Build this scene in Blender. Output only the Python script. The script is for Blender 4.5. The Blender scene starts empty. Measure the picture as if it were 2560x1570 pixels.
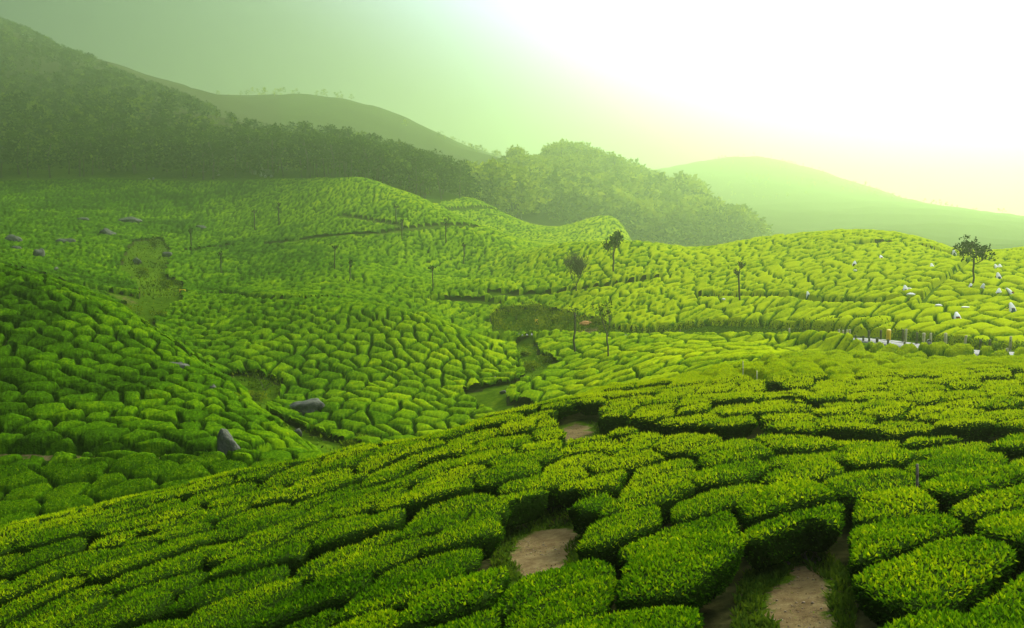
import bpy, math, random
import numpy as np
from mathutils import Vector

PI = math.pi
rng = np.random.default_rng(7)
random.seed(7)
SC = bpy.context.scene
COL = SC.collection

# ------------------------------------------------------------------ camera
FPX, CX, CY, HOR = 2217.0, 1280.0, 785.0, 560.0
PITCH = math.atan((CY - HOR) / FPX)
cam_d = bpy.data.cameras.new("camera")
cam_d.sensor_width = 36.0
cam_d.lens = 36.0 * FPX / 2560.0
cam_d.clip_start = 0.1
cam_d.clip_end = 12000.0
cam = bpy.data.objects.new("camera", cam_d)
cam.rotation_euler = (PI / 2 - PITCH, 0, 0)
COL.objects.link(cam)
SC.camera = cam

# ------------------------------------------------------------------ exposure / engine
SC.view_settings.view_transform = 'Standard'
SC.view_settings.look = 'None'
SC.view_settings.gamma = 1.0
SC.view_settings.use_curve_mapping = False
SC.view_settings.exposure = 2.05
SC.render.engine = 'CYCLES'
SC.cycles.use_denoising = True
SC.cycles.max_bounces = 6
SC.cycles.diffuse_bounces = 3
SC.cycles.glossy_bounces = 2
SC.cycles.transmission_bounces = 3
SC.cycles.volume_bounces = 1
SC.cycles.transparent_max_bounces = 6

# ------------------------------------------------------------------ sky + sun
SUN_AZ, SUN_EL = math.radians(34.0), math.radians(31.0)      # azimuth clockwise from +Y
world = bpy.data.worlds.new("World")
SC.world = world
world.use_nodes = True
wn, wl = world.node_tree.nodes, world.node_tree.links
wn.clear()
w_out = wn.new('ShaderNodeOutputWorld')
w_bg = wn.new('ShaderNodeBackground')
w_bg.inputs['Strength'].default_value = 0.10
sky = wn.new('ShaderNodeTexSky')
sky.sky_type = 'NISHITA'
sky.sun_disc = False
sky.sun_elevation = SUN_EL
sky.sun_rotation = SUN_AZ
sky.dust_density = 4.0
w_tc = wn.new('ShaderNodeTexCoord')
w_dot = wn.new('ShaderNodeVectorMath'); w_dot.operation = 'DOT_PRODUCT'
bd = Vector((0.45, 0.30, 0.84)).normalized()
w_dot.inputs[1].default_value = bd
wl.new(w_tc.outputs['Generated'], w_dot.inputs[0])
w_ramp = wn.new('ShaderNodeValToRGB')
w_ramp.color_ramp.interpolation = 'B_SPLINE'
cr = w_ramp.color_ramp
cr.elements[0].position = 0.0; cr.elements[0].color = (0.008, 0.018, 0.006, 1)
cr.elements[1].position = 1.0; cr.elements[1].color = (2.6, 2.6, 2.7, 1)
for p, c in ((0.40, (0.003, 0.008, 0.002)), (0.489, (0.005, 0.014, 0.004)), (0.57, (0.026, 0.055, 0.020)), (0.618, (0.11, 0.14, 0.18)), (0.667, (0.30, 0.34, 0.62)), (0.78, (0.42, 0.44, 0.95)), (0.893, (1.6, 1.6, 1.75))):
    e = cr.elements.new(p); e.color = (*c, 1)
w_map = wn.new('ShaderNodeMapRange')
w_map.inputs['From Min'].default_value = -0.5
w_map.inputs['From Max'].default_value = 1.0
wl.new(w_dot.outputs['Value'], w_map.inputs['Value'])
wl.new(w_map.outputs['Result'], w_ramp.inputs['Fac'])
w_mul = wn.new('ShaderNodeVectorMath'); w_mul.operation = 'SCALE'
w_mul.inputs['Scale'].default_value = 8.0
wl.new(w_ramp.outputs['Color'], w_mul.inputs[0])
w_mix = wn.new('ShaderNodeMix'); w_mix.data_type = 'RGBA'; w_mix.blend_type = 'MIX'
w_mix.inputs['Factor'].default_value = 0.93
wl.new(sky.outputs['Color'], w_mix.inputs['A'])
wl.new(w_mul.outputs['Vector'], w_mix.inputs['B'])
wl.new(w_mix.outputs['Result'], w_bg.inputs['Color'])
wl.new(w_bg.outputs['Background'], w_out.inputs['Surface'])

sun_d = bpy.data.lights.new("sun", 'SUN')
sun_d.energy = 2.0
sun_d.angle = math.radians(14.0)
sun_d.color = (1.0, 0.94, 0.88)
sun = bpy.data.objects.new("sun", sun_d)
sdir = Vector((math.sin(SUN_AZ) * math.cos(SUN_EL), math.cos(SUN_AZ) * math.cos(SUN_EL), math.sin(SUN_EL)))
sun.rotation_euler = sdir.to_track_quat('Z', 'Y').to_euler()
sun.location = (60, 60, 80)
COL.objects.link(sun)

# ------------------------------------------------------------------ projection helpers
SP, CP = math.sin(PITCH), math.cos(PITCH)
def ray(px, py):
    xc = (np.asarray(px, float) - CX) / FPX
    yc = (CY - np.asarray(py, float)) / FPX
    return xc, CP + yc * SP, -SP + yc * CP
def a_e(px, py):
    x, y, z = ray(px, py)
    return x / y, z / y
def project(X, Y, Z):
    d = Y * CP - Z * SP
    u = Y * SP + Z * CP
    return CX + FPX * X / d, CY - FPX * u / d

# ------------------------------------------------------------------ terrain: top-of-bush surface through surveyed points
COLS = {
 -420: [(15.6,1850),(21.3,1650),(32.7,1420),(52,1150),(75,840),(104,610),(125,640),(150,620),(200,570),(300,470),(380,420),(700,80),(1000,-60),(1500,60)],
 0: [(15.6,1780),(21.3,1570),(26.3,1440),(32.7,1322),(40,1350),(47,1235),(52,1150),(60,1010),(72,860),(86,745),(99,658),(118,685),(150,652),(200,600),(280,520),(380,440),(450,340),(620,205),(950,55),(1500,210)],
 300: [(13.8,1730),(17.9,1570),(23.5,1420),(30.4,1300),(35.9,1243),(42,1280),(50,1160),(55,1090),(66,965),(80,845),(94,752),(112,785),(150,720),(200,640),(270,560),(370,440),(450,335),(600,235),(800,160),(1000,225),(1500,330)],
 600: [(12.3,1720),(16.2,1570),(22.1,1390),(29.9,1260),(37.7,1186),(46,1210),(52,1130),(58,1080),(68,1010),(75,958),(84,980),(90,950),(100,880),(115,810),(133,742),(150,732),(200,665),(260,590),(330,500),(375,430),(430,370),(500,300),(640,330),(950,236),(1400,290)],
 900: [(10.8,1720),(14,1570),(18.7,1400),(25.7,1260),(32.8,1165),(38,1122),(42,1200),(58,1165),(66,1135),(72,1100),(82,1010),(98,900),(112,810),(124,752),(138,750),(180,670),(235,590),(290,500),(330,440),(350,452),(390,432),(430,415),(540,410),(900,256),(1400,320)],
 1200: [(9.5,1720),(12.4,1570),(16.2,1410),(21.6,1270),(28.1,1160),(34.6,1092),(40,1054),(48,1120),(66,1095),(76,1055),(84,1005),(95,930),(108,850),(116,838),(126,848),(140,810),(155,745),(165,698),(182,708),(215,665),(262,566),(282,562),(320,585),(395,500),(430,515),(664,470),(1350,374),(1820,430)],
 1400: [(8.9,1720),(11.6,1570),(14.9,1420),(19.6,1290),(26.8,1160),(35,1065),(42.2,1006),(52,1060),(62,1030),(75,1002),(82,975),(92,930),(102,885),(114,838),(121,834),(135,795),(150,740),(170,680),(200,622),(216,606),(240,630),(300,612),(385,566),(420,580),(664,500),(778,432),(1200,470)],
 1600: [(8.4,1720),(11,1570),(14,1420),(19,1270),(26,1140),(34,1050),(47,963),(56,990),(66,975),(76,930),(90,880),(106,838),(112,834),(118,818),(128,770),(150,690),(175,625),(190,602),(210,620),(300,650),(400,640),(600,610),(715,510),(804,482),(1200,520)],
 1900: [(7.8,1720),(10,1570),(13,1400),(17,1250),(20,1185),(24,1122),(30,1050),(42,960),(56,903),(62,908),(72,880),(88,852),(94,838),(100,824),(112,760),(135,680),(165,610),(178,590),(200,620),(300,640),(638,600),(791,570),(1350,460),(2100,392),(2800,440)],
 2200: [(7.4,1720),(9.5,1570),(12.5,1380),(16,1240),(20,1150),(24,1110),(28,1060),(36,985),(48,922),(60,893),(67,884),(73,862),(80,832),(95,750),(120,660),(150,595),(165,575),(190,600),(300,620),(600,590),(900,530),(1900,480),(2400,520)],
 2560: [(7,1720),(9,1570),(11.5,1380),(15.5,1205),(20,1115),(26,1045),(32,985),(42,920),(52,892),(60,892),(66,868),(70,836),(90,730),(115,650),(135,618),(155,640),(250,640),(600,600),(1400,558),(1900,600)],
 3000: [(7,1720),(9,1570),(15,1210),(28,1020),(55,890),(64,850),(72,800),(100,660),(130,580),(160,600),(300,620),(600,590),(900,575),(1200,600)],
}
PTS = [(px, py, Y) for px, l in COLS.items() for (Y, py) in l]
PTS += [(2430,632,150),(2430,668,175),(1750,618,188),(1530,600,198),(2330,600,160),(2100,573,172),
        (150,697,97),(150,730,112),(450,850,88),(450,880,96),(410,800,118),(440,742,140),(720,1050,66),(720,1075,72),(820,1127,55),(820,1150,62),
        (1300,905,102),(1310,930,93),(1320,860,112),(1300,965,85),(1050,772,119),(1050,790,128),(750,745,128),(200,1278,34),(400,1228,36.5),
        (1050,490,310),(1150,540,288),(1050,505,330),(1320,614,250),(1480,592,350),(1550,545,400),(1000,288,920),(1130,350,920),(700,1175,50),
        (1480,480,720),(1300,440,720),(1720,505,780),(1820,545,780),(1500,975,50),(1700,935,50),(1700,965,58),(1700,945,66),(1800,915,54),
        (2400,890,63),(2480,891,62),(2400,836,71.5),(2330,838,73),(2050,868,80),(2000,884,62),(2000,880,70)]
P = np.array(PTS, float)
pa, pe = a_e(P[:, 0], P[:, 1])
pv = np.log(P[:, 2])
# ground close around the camera and far beyond the last hills
ex = []
for a in (-1.2, -0.6, 0, 0.6, 1.2):
    for Y, z in ((2.0, -3.9 + 1.6 * min(a, 0)), (4.5, -4.1 + 1.6 * min(a, 0)), (2200, -10), (4000, -10)):
        ex.append((a, math.log(Y), z / Y))
for a, l in ((-1.3, [(15,-6.5),(40,-13),(80,-5),(150,5),(300,45),(600,160),(1000,190)]), (1.2, [(10,-4.2),(30,-6),(70,-3),(130,10),(300,-5),(600,-5),(1000,0)])):
    for Y, z in l:
        ex.append((a, math.log(Y), z / Y))
ex = np.array(ex)
pa = np.concatenate([pa, ex[:, 0]]); pv = np.concatenate([pv, ex[:, 1]]); pe = np.concatenate([pe, ex[:, 2]])
KA = 1.7
def tps_k(r2):
    return np.where(r2 > 1e-12, 0.5 * r2 * np.log(np.maximum(r2, 1e-12)), 0.0)
N = len(pa)
U = pa * KA
K = tps_k((U[:, None] - U[None]) ** 2 + (pv[:, None] - pv[None]) ** 2) + np.eye(N) * 0.0004
Q = np.stack([np.ones(N), U, pv], 1)
A = np.zeros((N + 3, N + 3)); A[:N, :N] = K; A[:N, N:] = Q; A[N:, :N] = Q.T
sol = np.linalg.solve(A, np.concatenate([pe, np.zeros(3)]))
A0, A1, NA = -1.25, 1.25, 421
V0, V1, NV = math.log(2.0), math.log(3800.0), 860
ga = np.linspace(A0, A1, NA); gv = np.linspace(V0, V1, NV)
TAB = np.empty((NV, NA))
for i in range(0, NV, 20):
    vv, aa = np.meshgrid(gv[i:i+20], ga, indexing='ij')
    uu = (aa * KA).ravel(); vf = vv.ravel()
    T = tps_k((uu[:, None] - U[None]) ** 2 + (vf[:, None] - pv[None]) ** 2) @ sol[:N] + sol[N] + sol[N+1] * uu + sol[N+2] * vf
    TAB[i:i+20] = T.reshape(vv.shape)
def bil(tab, a, v):
    fa = np.clip((a - A0) / (A1 - A0) * (NA - 1), 0, NA - 1.001)
    fv = np.clip((v - V0) / (V1 - V0) * (NV - 1), 0, NV - 1.001)
    ia = fa.astype(int); iv = fv.astype(int); ta = fa - ia; tv = fv - iv
    return (tab[iv, ia] * (1-ta) * (1-tv) + tab[iv, ia+1] * ta * (1-tv) + tab[iv+1, ia] * (1-ta) * tv + tab[iv+1, ia+1] * ta * tv)

# ---- cheap vectorised noise
def h01(i, j, s=0):
    n = (i.astype(np.int64) * 73856093) ^ (j.astype(np.int64) * 19349663) ^ (s * 83492791 + 12345)
    n = (n ^ (n >> 13)) * 1274126177 & 0x7fffffff
    n = (n ^ (n >> 15)) * 668265263 & 0x7fffffff
    return ((n ^ (n >> 16)) & 0xffffff) / float(0x1000000)
def vnoise(x, y, s=0):
    i = np.floor(x); j = np.floor(y); fx = x - i; fy = y - j
    fx = fx*fx*(3-2*fx); fy = fy*fy*(3-2*fy)
    return ((h01(i,j,s)*(1-fx)+h01(i+1,j,s)*fx)*(1-fy) + (h01(i,j+1,s)*(1-fx)+h01(i+1,j+1,s)*fx)*fy)
def fbm(x, y, s=0, o=3):
    r = 0; a = 0.5
    for k in range(o):
        r = r + a * vnoise(x * 2**k, y * 2**k, s + k); a *= 0.5
    return r / (1 - 0.5**o)
def sst(a, b, x):
    t = np.clip((x - a) / (b - a), 0, 1); return t*t*(3-2*t)

BUSH = 0.85
def top0(X, Y):
    X = np.asarray(X, float); Y = np.maximum(np.asarray(Y, float), 2.05)
    z = bil(TAB, X / Y, np.log(Y)) * Y
    # natural unevenness, bigger on the far slopes
    z = z + (fbm(X/9, Y/9, 3) - 0.5) * 0.5 * sst(12, 60, Y) + (fbm(X/45, Y/45, 5) - 0.5) * 9 * sst(360, 520, Y)
    return z
# road
RP = [(1250,838,131),(1330,836,127),(1400,834,122),(1600,842,112),(1750,844,105),(1900,846,97),(2020,847,90),(2100,845,84),(2170,849,79),(2230,857,75),(2300,869,70.5),(2380,878,67.5),(2470,885,65),(2600,890,62.5),(2800,892,61),(3050,890,61)]
def pt(px, py, Y):
    x, y, z = ray(px, py); return np.array([x/y*Y, Y, z/y*Y])
ROAD = np.array([pt(*r) for r in RP])
def resample(pl, step):
    seg = np.linalg.norm(np.diff(pl[:, :2], axis=0), axis=1); s = np.concatenate([[0], np.cumsum(seg)])
    q = np.arange(0, s[-1], step)
    out = np.stack([np.interp(q, s, pl[:, k]) for k in range(pl.shape[1])], 1)
    k = np.ones(5) / 5                       # soften the corners
    for c in range(out.shape[1]):
        e = np.pad(out[:, c], 2, mode='edge'); out[:, c] = np.convolve(e, k, 'valid')
    return out
ROADS = resample(ROAD, 1.5)
def poly_dist(X, Y, pl):
    """distance to a polyline, parameter side (+ = left of travel) and z of nearest point"""
    X = np.asarray(X, float); Y = np.asarray(Y, float)
    best = np.full(X.shape, 1e9); side = np.zeros(X.shape); zz = np.zeros(X.shape)
    for k in range(len(pl) - 1):
        ax, ay = pl[k, :2]; bx, by = pl[k+1, :2]
        dx, dy = bx-ax, by-ay; L2 = dx*dx+dy*dy + 1e-9
        t = np.clip(((X-ax)*dx + (Y-ay)*dy) / L2, 0, 1)
        d = np.hypot(X - ax - t*dx, Y - ay - t*dy)
        m = d < best
        best = np.where(m, d, best)
        side = np.where(m, np.sign(dx*(Y-ay) - dy*(X-ax)), side)
        if pl.shape[1] > 2:
            zz = np.where(m, pl[k, 2] + t*(pl[k+1, 2]-pl[k, 2]), zz)
    return best, side, zz
rb0, rb1 = ROADS[:, :2].min(0) - 12, ROADS[:, :2].max(0) + 12
def near_road(X, Y):
    d = np.full(X.shape, 99.0); s = np.zeros(X.shape); z = np.zeros(X.shape)
    m = (X > rb0[0]) & (X < rb1[0]) & (Y > rb0[1]) & (Y < rb1[1])
    if m.any():
        d[m], s[m], z[m] = poly_dist(X[m], Y[m], ROADS)
    return d, s, z
def ground(X, Y):
    X = np.asarray(X, float); Y = np.asarray(Y, float)
    sh = X.shape; X = X.ravel(); Y = Y.ravel()
    g = top0(X, Y) - BUSH * sst(2, 6, Y) 
    d, s, z = near_road(X, Y)
    w = 1 - sst(2.4, 5.0, d)
    return (g * (1-w) + (z - 0.05) * w).reshape(sh)
def top(X, Y):
    return ground(X, Y) + BUSH
def hit(px, py, y0, y1, off=0.0):
    """where the ray through a photo pixel meets the bush-top surface (off=0) or the ground (off=BUSH)"""
    x, y, z = ray(px, py)
    Ys = np.geomspace(y0, y1, 500); Xs = Ys * (x/y); Zr = Ys * (z/y)
    d = Zr - (top(Xs, Ys) - off)
    k = np.where((d[:-1] > 0) & (d[1:] <= 0))[0]
    if len(k) == 0:
        k = [int(np.argmin(np.abs(d)))]
    return float(Xs[k[0]]), float(Ys[k[0]])

# ------------------------------------------------------------------ where tea does not grow
def pline(pts, y0, y1, off=0.0):
    return np.array([hit(px, py, y0, y1, off) for px, py in pts])
PATHS = [  # (polyline, half width)
 (pline([(1495,1112),(1700,1130),(1950,1152),(2150,1165),(2300,1168),(2450,1165),(2620,1155)], 12, 45, BUSH), 0.8),
 (pline([(1470,1100),(1440,1085),(1400,1080)], 20, 60, BUSH), 0.9),
 (pline([(1865,922),(1920,958),(1985,1003),(2070,1022)], 30, 70), 0.36),
 (pline([(2280,1160),(2400,1165),(2520,1160)], 12, 40, BUSH), 1.2),
 (pline([(290,1408),(370,1400)], 10, 30, BUSH), 0.45),
 (pline([(0,1145),(200,1148),(400,1150),(520,1152),(640,1150),(760,1135),(840,1130)], 44, 60, BUSH), 0.6),
 (pline([(-200,640),(0,662),(64,670),(128,690),(237,715),(301,728),(330,745)], 118, 175), 2.2),
 (pline([(500,732),(560,727),(650,737),(740,741),(860,742),(950,757),(1040,773)], 110, 160), 1.5),
 (pline([(670,605),(800,590),(950,580),(1050,565),(1190,562)], 190, 300), 1.8),
 (pline([(850,535),(930,548),(1000,560)], 230, 320), 1.3),
 (pline([(470,622),(520,615),(567,611)], 190, 280), 1.5),
 (pline([(1750,730),(1850,733),(1990,735),(2200,748),(2300,753)], 95, 160), 0.55),
 (pline([(2150,605),(2270,602),(2330,615),(2400,638)], 120, 185), 0.8),
 (pline([(2300,753),(2340,705),(2380,680),(2425,645)], 85, 170), 0.35),
 (pline([(1230,725),(1400,722),(1530,705),(1640,690)], 130, 190), 1.2),
 (pline([(1090,742),(1200,747),(1240,752)], 130, 175), 1.2),
 (pline([(1120,520),(1250,510),(1330,545)], 330, 430), 1.5),
]
def P3(pts, y0, y1, n_up):
    """outline of bare earth: the first n_up points are seen ground, the rest are tops of the bushes in front of it"""
    return np.array([hit(px, py, y0, y1, BUSH if i < n_up else 0.0) for i, (px, py) in enumerate(pts)])
# bare polygons given as photo pixels and a depth range
BARE = [
 ("clearing", P3([(1258,1390),(1285,1342),(1340,1325),(1435,1312),(1458,1335),(1450,1368),(1385,1400),(1310,1424)], 9, 26, 6)),
 ("clearing", P3([(1905,2150),(1900,1540),(1895,1490),(1950,1432),(1998,1395),(2050,1408),(2095,1450),(2108,1500),(2095,2150)], 5, 20, 9)),
 ("clearing", P3([(1385,1085),(1405,1065),(1440,1052),(1492,1065),(1490,1100),(1430,1106)], 20, 50, 4)),
]
IMG_BARE = [ # photo-pixel polygon + depth range, tested on the projected surface
 (np.array([(1195,958),(1313,928),(1300,880),(1280,838),(1330,838),(1350,870),(1398,902),(1370,918),(1300,948),(1266,966),(1270,992),(1350,1006),(1450,1012),(1430,1070),(1225,1080),(1238,1026),(1160,967)], float), 62, 122),
 (np.array([(290,752),(360,742),(455,742),(380,790),(395,828),(470,885),(560,922),(640,926),(705,945),(690,985),(655,1012),(700,1032),(770,1062),(900,1100),(900,1130),(820,1132),(735,1072),(640,1005),(606,960),(480,880),(400,825)], float), 56, 150),
 (np.array([(330,600),(400,590),(425,625),(410,680),(455,705),(455,748),(350,750),(350,705),(300,665)], float), 125, 300),
 (np.array([(1228,792),(1250,772),(1340,762),(1440,780),(1500,800),(1540,828),(1228,828)], float), 118, 162),
]
def inpoly(x, y, poly):
    c = np.zeros(x.shape, bool); n = len(poly)
    for i in range(n):
        x0, y0 = poly[i]; x1, y1 = poly[(i+1) % n]
        if y0 == y1: continue
        m = ((y0 > y) != (y1 > y)) & (x < (x1-x0) * (y-y0) / (y1-y0) + x0)
        c ^= m
    return c
def bare_dist(X, Y):
    """> 0 inside tea (metres to the nearest bare edge, roughly), <= 0 on bare ground"""
    X = np.asarray(X, float); Y = np.asarray(Y, float)
    out = np.full(X.shape, 9.0)
    for pl, w in PATHS:
        lo, hi = pl.min(0) - 6, pl.max(0) + 6
        m = (X > lo[0]) & (X < hi[0]) & (Y > lo[1]) & (Y < hi[1])
        if m.any():
            d, _, _ = poly_dist(X[m], Y[m], pl)
            out[m] = np.minimum(out[m], d - w)
    d, s, _ = near_road(X.ravel(), Y.ravel()); d = d.reshape(X.shape); s = s.reshape(X.shape)
    px, py = project(X, Y, top0(X, Y))
    wide = np.where(s > 0, 3.4 + 2.2 * sst(2150, 1900, px), 2.1 + 0.9*sst(2100, 2150, px)*(1-sst(2270, 2310, px)))
    out = np.minimum(out, d - wide)
    for _, pl in BARE:
        lo, hi = pl.min(0) - 4, pl.max(0) + 4
        m = (X > lo[0]) & (X < hi[0]) & (Y > lo[1]) & (Y < hi[1])
        if m.any():
            cl = np.vstack([pl, pl[:1]])
            dd, _, _ = poly_dist(X[m], Y[m], cl)
            ins = inpoly(X[m], Y[m], pl)
            out[m] = np.minimum(out[m], np.where(ins, -dd, dd))
    for pl, y0, y1 in IMG_BARE:
        m = (Y > y0) & (Y < y1)
        ins = m & inpoly(px + 10*(vnoise(X/4, Y/4, 31)-.5), py + 10*(vnoise(X/4, Y/4, 32)-.5), pl)
        out = np.where(ins, -1.0, out)
    # scrub patches on the far left slopes
    pn = fbm(X/26, Y/40, 77)
    out = np.minimum(out, (forest_edge(px) - Y) * 0.5)
    return out
def forest_edge(px):
    return np.interp(px, [-500, 0, 400, 700, 880, 980, 1080, 1180, 1300, 1480, 1800, 3000], [365, 372, 366, 360, 345, 342, 352, 400, 425, 425, 425, 330])

# ------------------------------------------------------------------ tea plots (row direction, bush size)
#        dir(x,y)        width  length jitter gap  salt
REG = {
 0: ((0.66, 0.75), 0.98, 3.9, 0.55, 0.11, 11),    # near slope
 1: ((0.05, -1.0), 1.85, 2.9, 0.60, 0.26, 12),    # terrace under the left hill
 2: ((0.25, -0.97), 1.42, 3.1, 0.80, 0.30, 13),   # left hill
 3: ((0.33, -0.94), 1.42, 3.5, 0.85, 0.28, 14),   # centre hill
 4: ((0.38, 0.925), 1.22, 4.6, 0.80, 0.22, 15),    # hill below the road
 5: ((0.55, 0.83), 1.25, 5.2, 0.85, 0.20, 16),    # sunny hill above the road
 6: ((0.33, -0.94), 1.75, 4.4, 0.80, 0.36, 17),   # far slopes
}
def region(X, Y):
    px = CX + FPX * X / Y * 0.98
    yf = np.interp(px, [-300, 0, 300, 600, 830, 1200, 1400, 1700, 1900, 2000, 2200, 2400, 3000], [41, 41, 42, 43, 46, 50, 54, 60, 67, 74, 77, 70, 62])
    yroad = np.interp(px, [1200, 1400, 1700, 1900, 2050, 2200, 2400, 2700], [134, 122, 108, 97, 88, 77, 67, 62])
    lcrest = np.interp(Y, [52, 55, 66, 76, 88, 95, 98, 104, 112], [860, 840, 745, 645, 475, 340, 175, 30, -600])
    r = np.full(np.shape(X), 6)
    r = np.where((Y < 142) & (px < 1330), 3, r)
    r = np.where((px >= 1290) & (Y < yroad), 4, r)
    yr_top = np.interp(px, [1040, 1200, 1330, 1530, 1750, 2100, 2430, 2600, 3000], [160, 178, 232, 215, 205, 195, 175, 160, 160])
    r = np.where((Y >= yroad) & (Y < yr_top) & (px > 1300), 5, r)
    r = np.where((px > 1040) & (px <= 1300) & (Y >= 128) & (Y < yr_top), 5, r)
    r = np.where((Y < 112) & (px < lcrest), 2, r)
    r = np.where((px < 900) & (Y < 51.5), 1, r)
    r = np.where(Y < yf, 0, r)
    return r
def warp(X, Y, k):
    if k == 0:
        return X + 1.6*np.sin(Y/17 + 1.0) + 0.5*np.sin(Y/5.3 + X/9), Y + 0.9*np.sin(X/11 + 2) + 0.3*np.sin(X/3.7 + Y/8)
    L = 24.0 if k < 6 else 38.0
    return X + 0.16*L*np.sin(Y/L + k) + 0.6*np.sin(X/6 + Y/9 + k), Y + 0.16*L*np.sin(X/L + 2*k) + 0.7*np.sin(X/7 - Y/8 + k)
def to_st(X, Y, k):
    (dx, dy), w, l, jit, gap, salt = REG[k]
    n = math.hypot(dx, dy); dx, dy = dx/n, dy/n
    wx, wy = warp(X, Y, k)
    return (wx*dx + wy*dy) / l, (-wx*dy + wy*dx) / w
def site(i, j, k):
    jit, salt = REG[k][3], REG[k][5]
    return (i + 0.5 + 0.5*(np.mod(j, 2)) + jit*(h01(i, j, salt)-0.5), j + 0.5 + (0.30 if k == 0 else 0.55)*jit*(h01(i, j, salt+50)-0.5))
def cells(X, Y, k):
    """nearest bush: returns (i, j) id and metres to the cell border"""
    (d_, w, l, jit, gap, salt) = REG[k]
    s, t = to_st(X, Y, k)
    j0 = np.floor(t)
    f1 = np.full(s.shape, 1e9); f2 = f1.copy(); bi = np.zeros(s.shape); bj = np.zeros(s.shape)
    c1s = np.zeros(s.shape); c1t = np.zeros(s.shape); c2s = np.zeros(s.shape); c2t = np.zeros(s.shape)
    el = min(l / w, 3.0 if k in (0, 4, 5) else 2.1)                           # metric stretch
    for dj in (-1, 0, 1):
        jj = j0 + dj
        i0 = np.floor(s - 0.5*np.mod(jj, 2))
        for di in (-1, 0, 1):
            ii = i0 + di
            ps, ptt = site(ii, jj, k)
            d = ((s-ps)*el)**2 + (t-ptt)**2
            n1 = d < f1; n2 = (~n1) & (d < f2)
            f2 = np.where(n1, f1, np.where(n2, d, f2)); c2s = np.where(n1, c1s, np.where(n2, ps, c2s)); c2t = np.where(n1, c1t, np.where(n2, ptt, c2t))
            f1 = np.where(n1, d, f1); bi = np.where(n1, ii, bi); bj = np.where(n1, jj, bj)
            c1s = np.where(n1, ps, c1s); c1t = np.where(n1, ptt, c1t)
    sep = np.sqrt(((c1s-c2s)*el)**2 + (c1t-c2t)**2) + 1e-6
    return bi, bj, (f2 - f1) / (2*sep) * w
FLUSH_SHADE = {0: 0.50, 1: 0.30, 2: 0.36, 3: 0.42, 4: 0.62, 5: 0.85, 6: 0.50}   # plot tone: young growth, and cloud shade on the left put into colour

# ------------------------------------------------------------------ mesh helpers
def mesh(name, V, F, mats, tone=None, smooth=False, mi=None, attrs=None):
    """V (n,3); F: (m,3) / (m,4) array or a list of such arrays"""
    me = bpy.data.meshes.new(name)
    Fs = F if isinstance(F, list) else [F]
    Fs = [np.asarray(f, np.int32) for f in Fs if len(f)]
    V = np.asarray(V, np.float32)
    me.vertices.add(len(V)); me.vertices.foreach_set("co", V.ravel())
    loops = np.concatenate([f.ravel() for f in Fs]); cnt = np.concatenate([np.full(len(f), f.shape[1], np.int32) for f in Fs])
    st = np.concatenate([[0], np.cumsum(cnt)[:-1]]).astype(np.int32)
    me.loops.add(len(loops)); me.loops.foreach_set("vertex_index", loops)
    me.polygons.add(len(cnt)); me.polygons.foreach_set("loop_start", st)
    if smooth:
        me.polygons.foreach_set("use_smooth", np.ones(len(cnt), bool))
    for m in (mats if isinstance(mats, (list, tuple)) else [mats]):
        me.materials.append(m)
    if mi is not None:
        me.polygons.foreach_set("material_index", np.asarray(mi, np.int32))
    if tone is not None:
        at = me.attributes.new("tone", 'FLOAT', 'POINT'); at.data.foreach_set("value", np.asarray(tone, np.float32))
    for k, v in (attrs or {}).items():
        at = me.attributes.new(k, 'FLOAT', 'POINT'); at.data.foreach_set("value", np.asarray(v, np.float32))
    me.update(calc_edges=True)
    return me
def ob(name, data, parent=None, loc=None, **props):
    o = bpy.data.objects.new(name, data)
    COL.objects.link(o)
    if parent is not None: o.parent = parent
    if loc is not None: o.location = loc
    for k, v in props.items():
        if v is not None: o[k] = v
    return o
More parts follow.
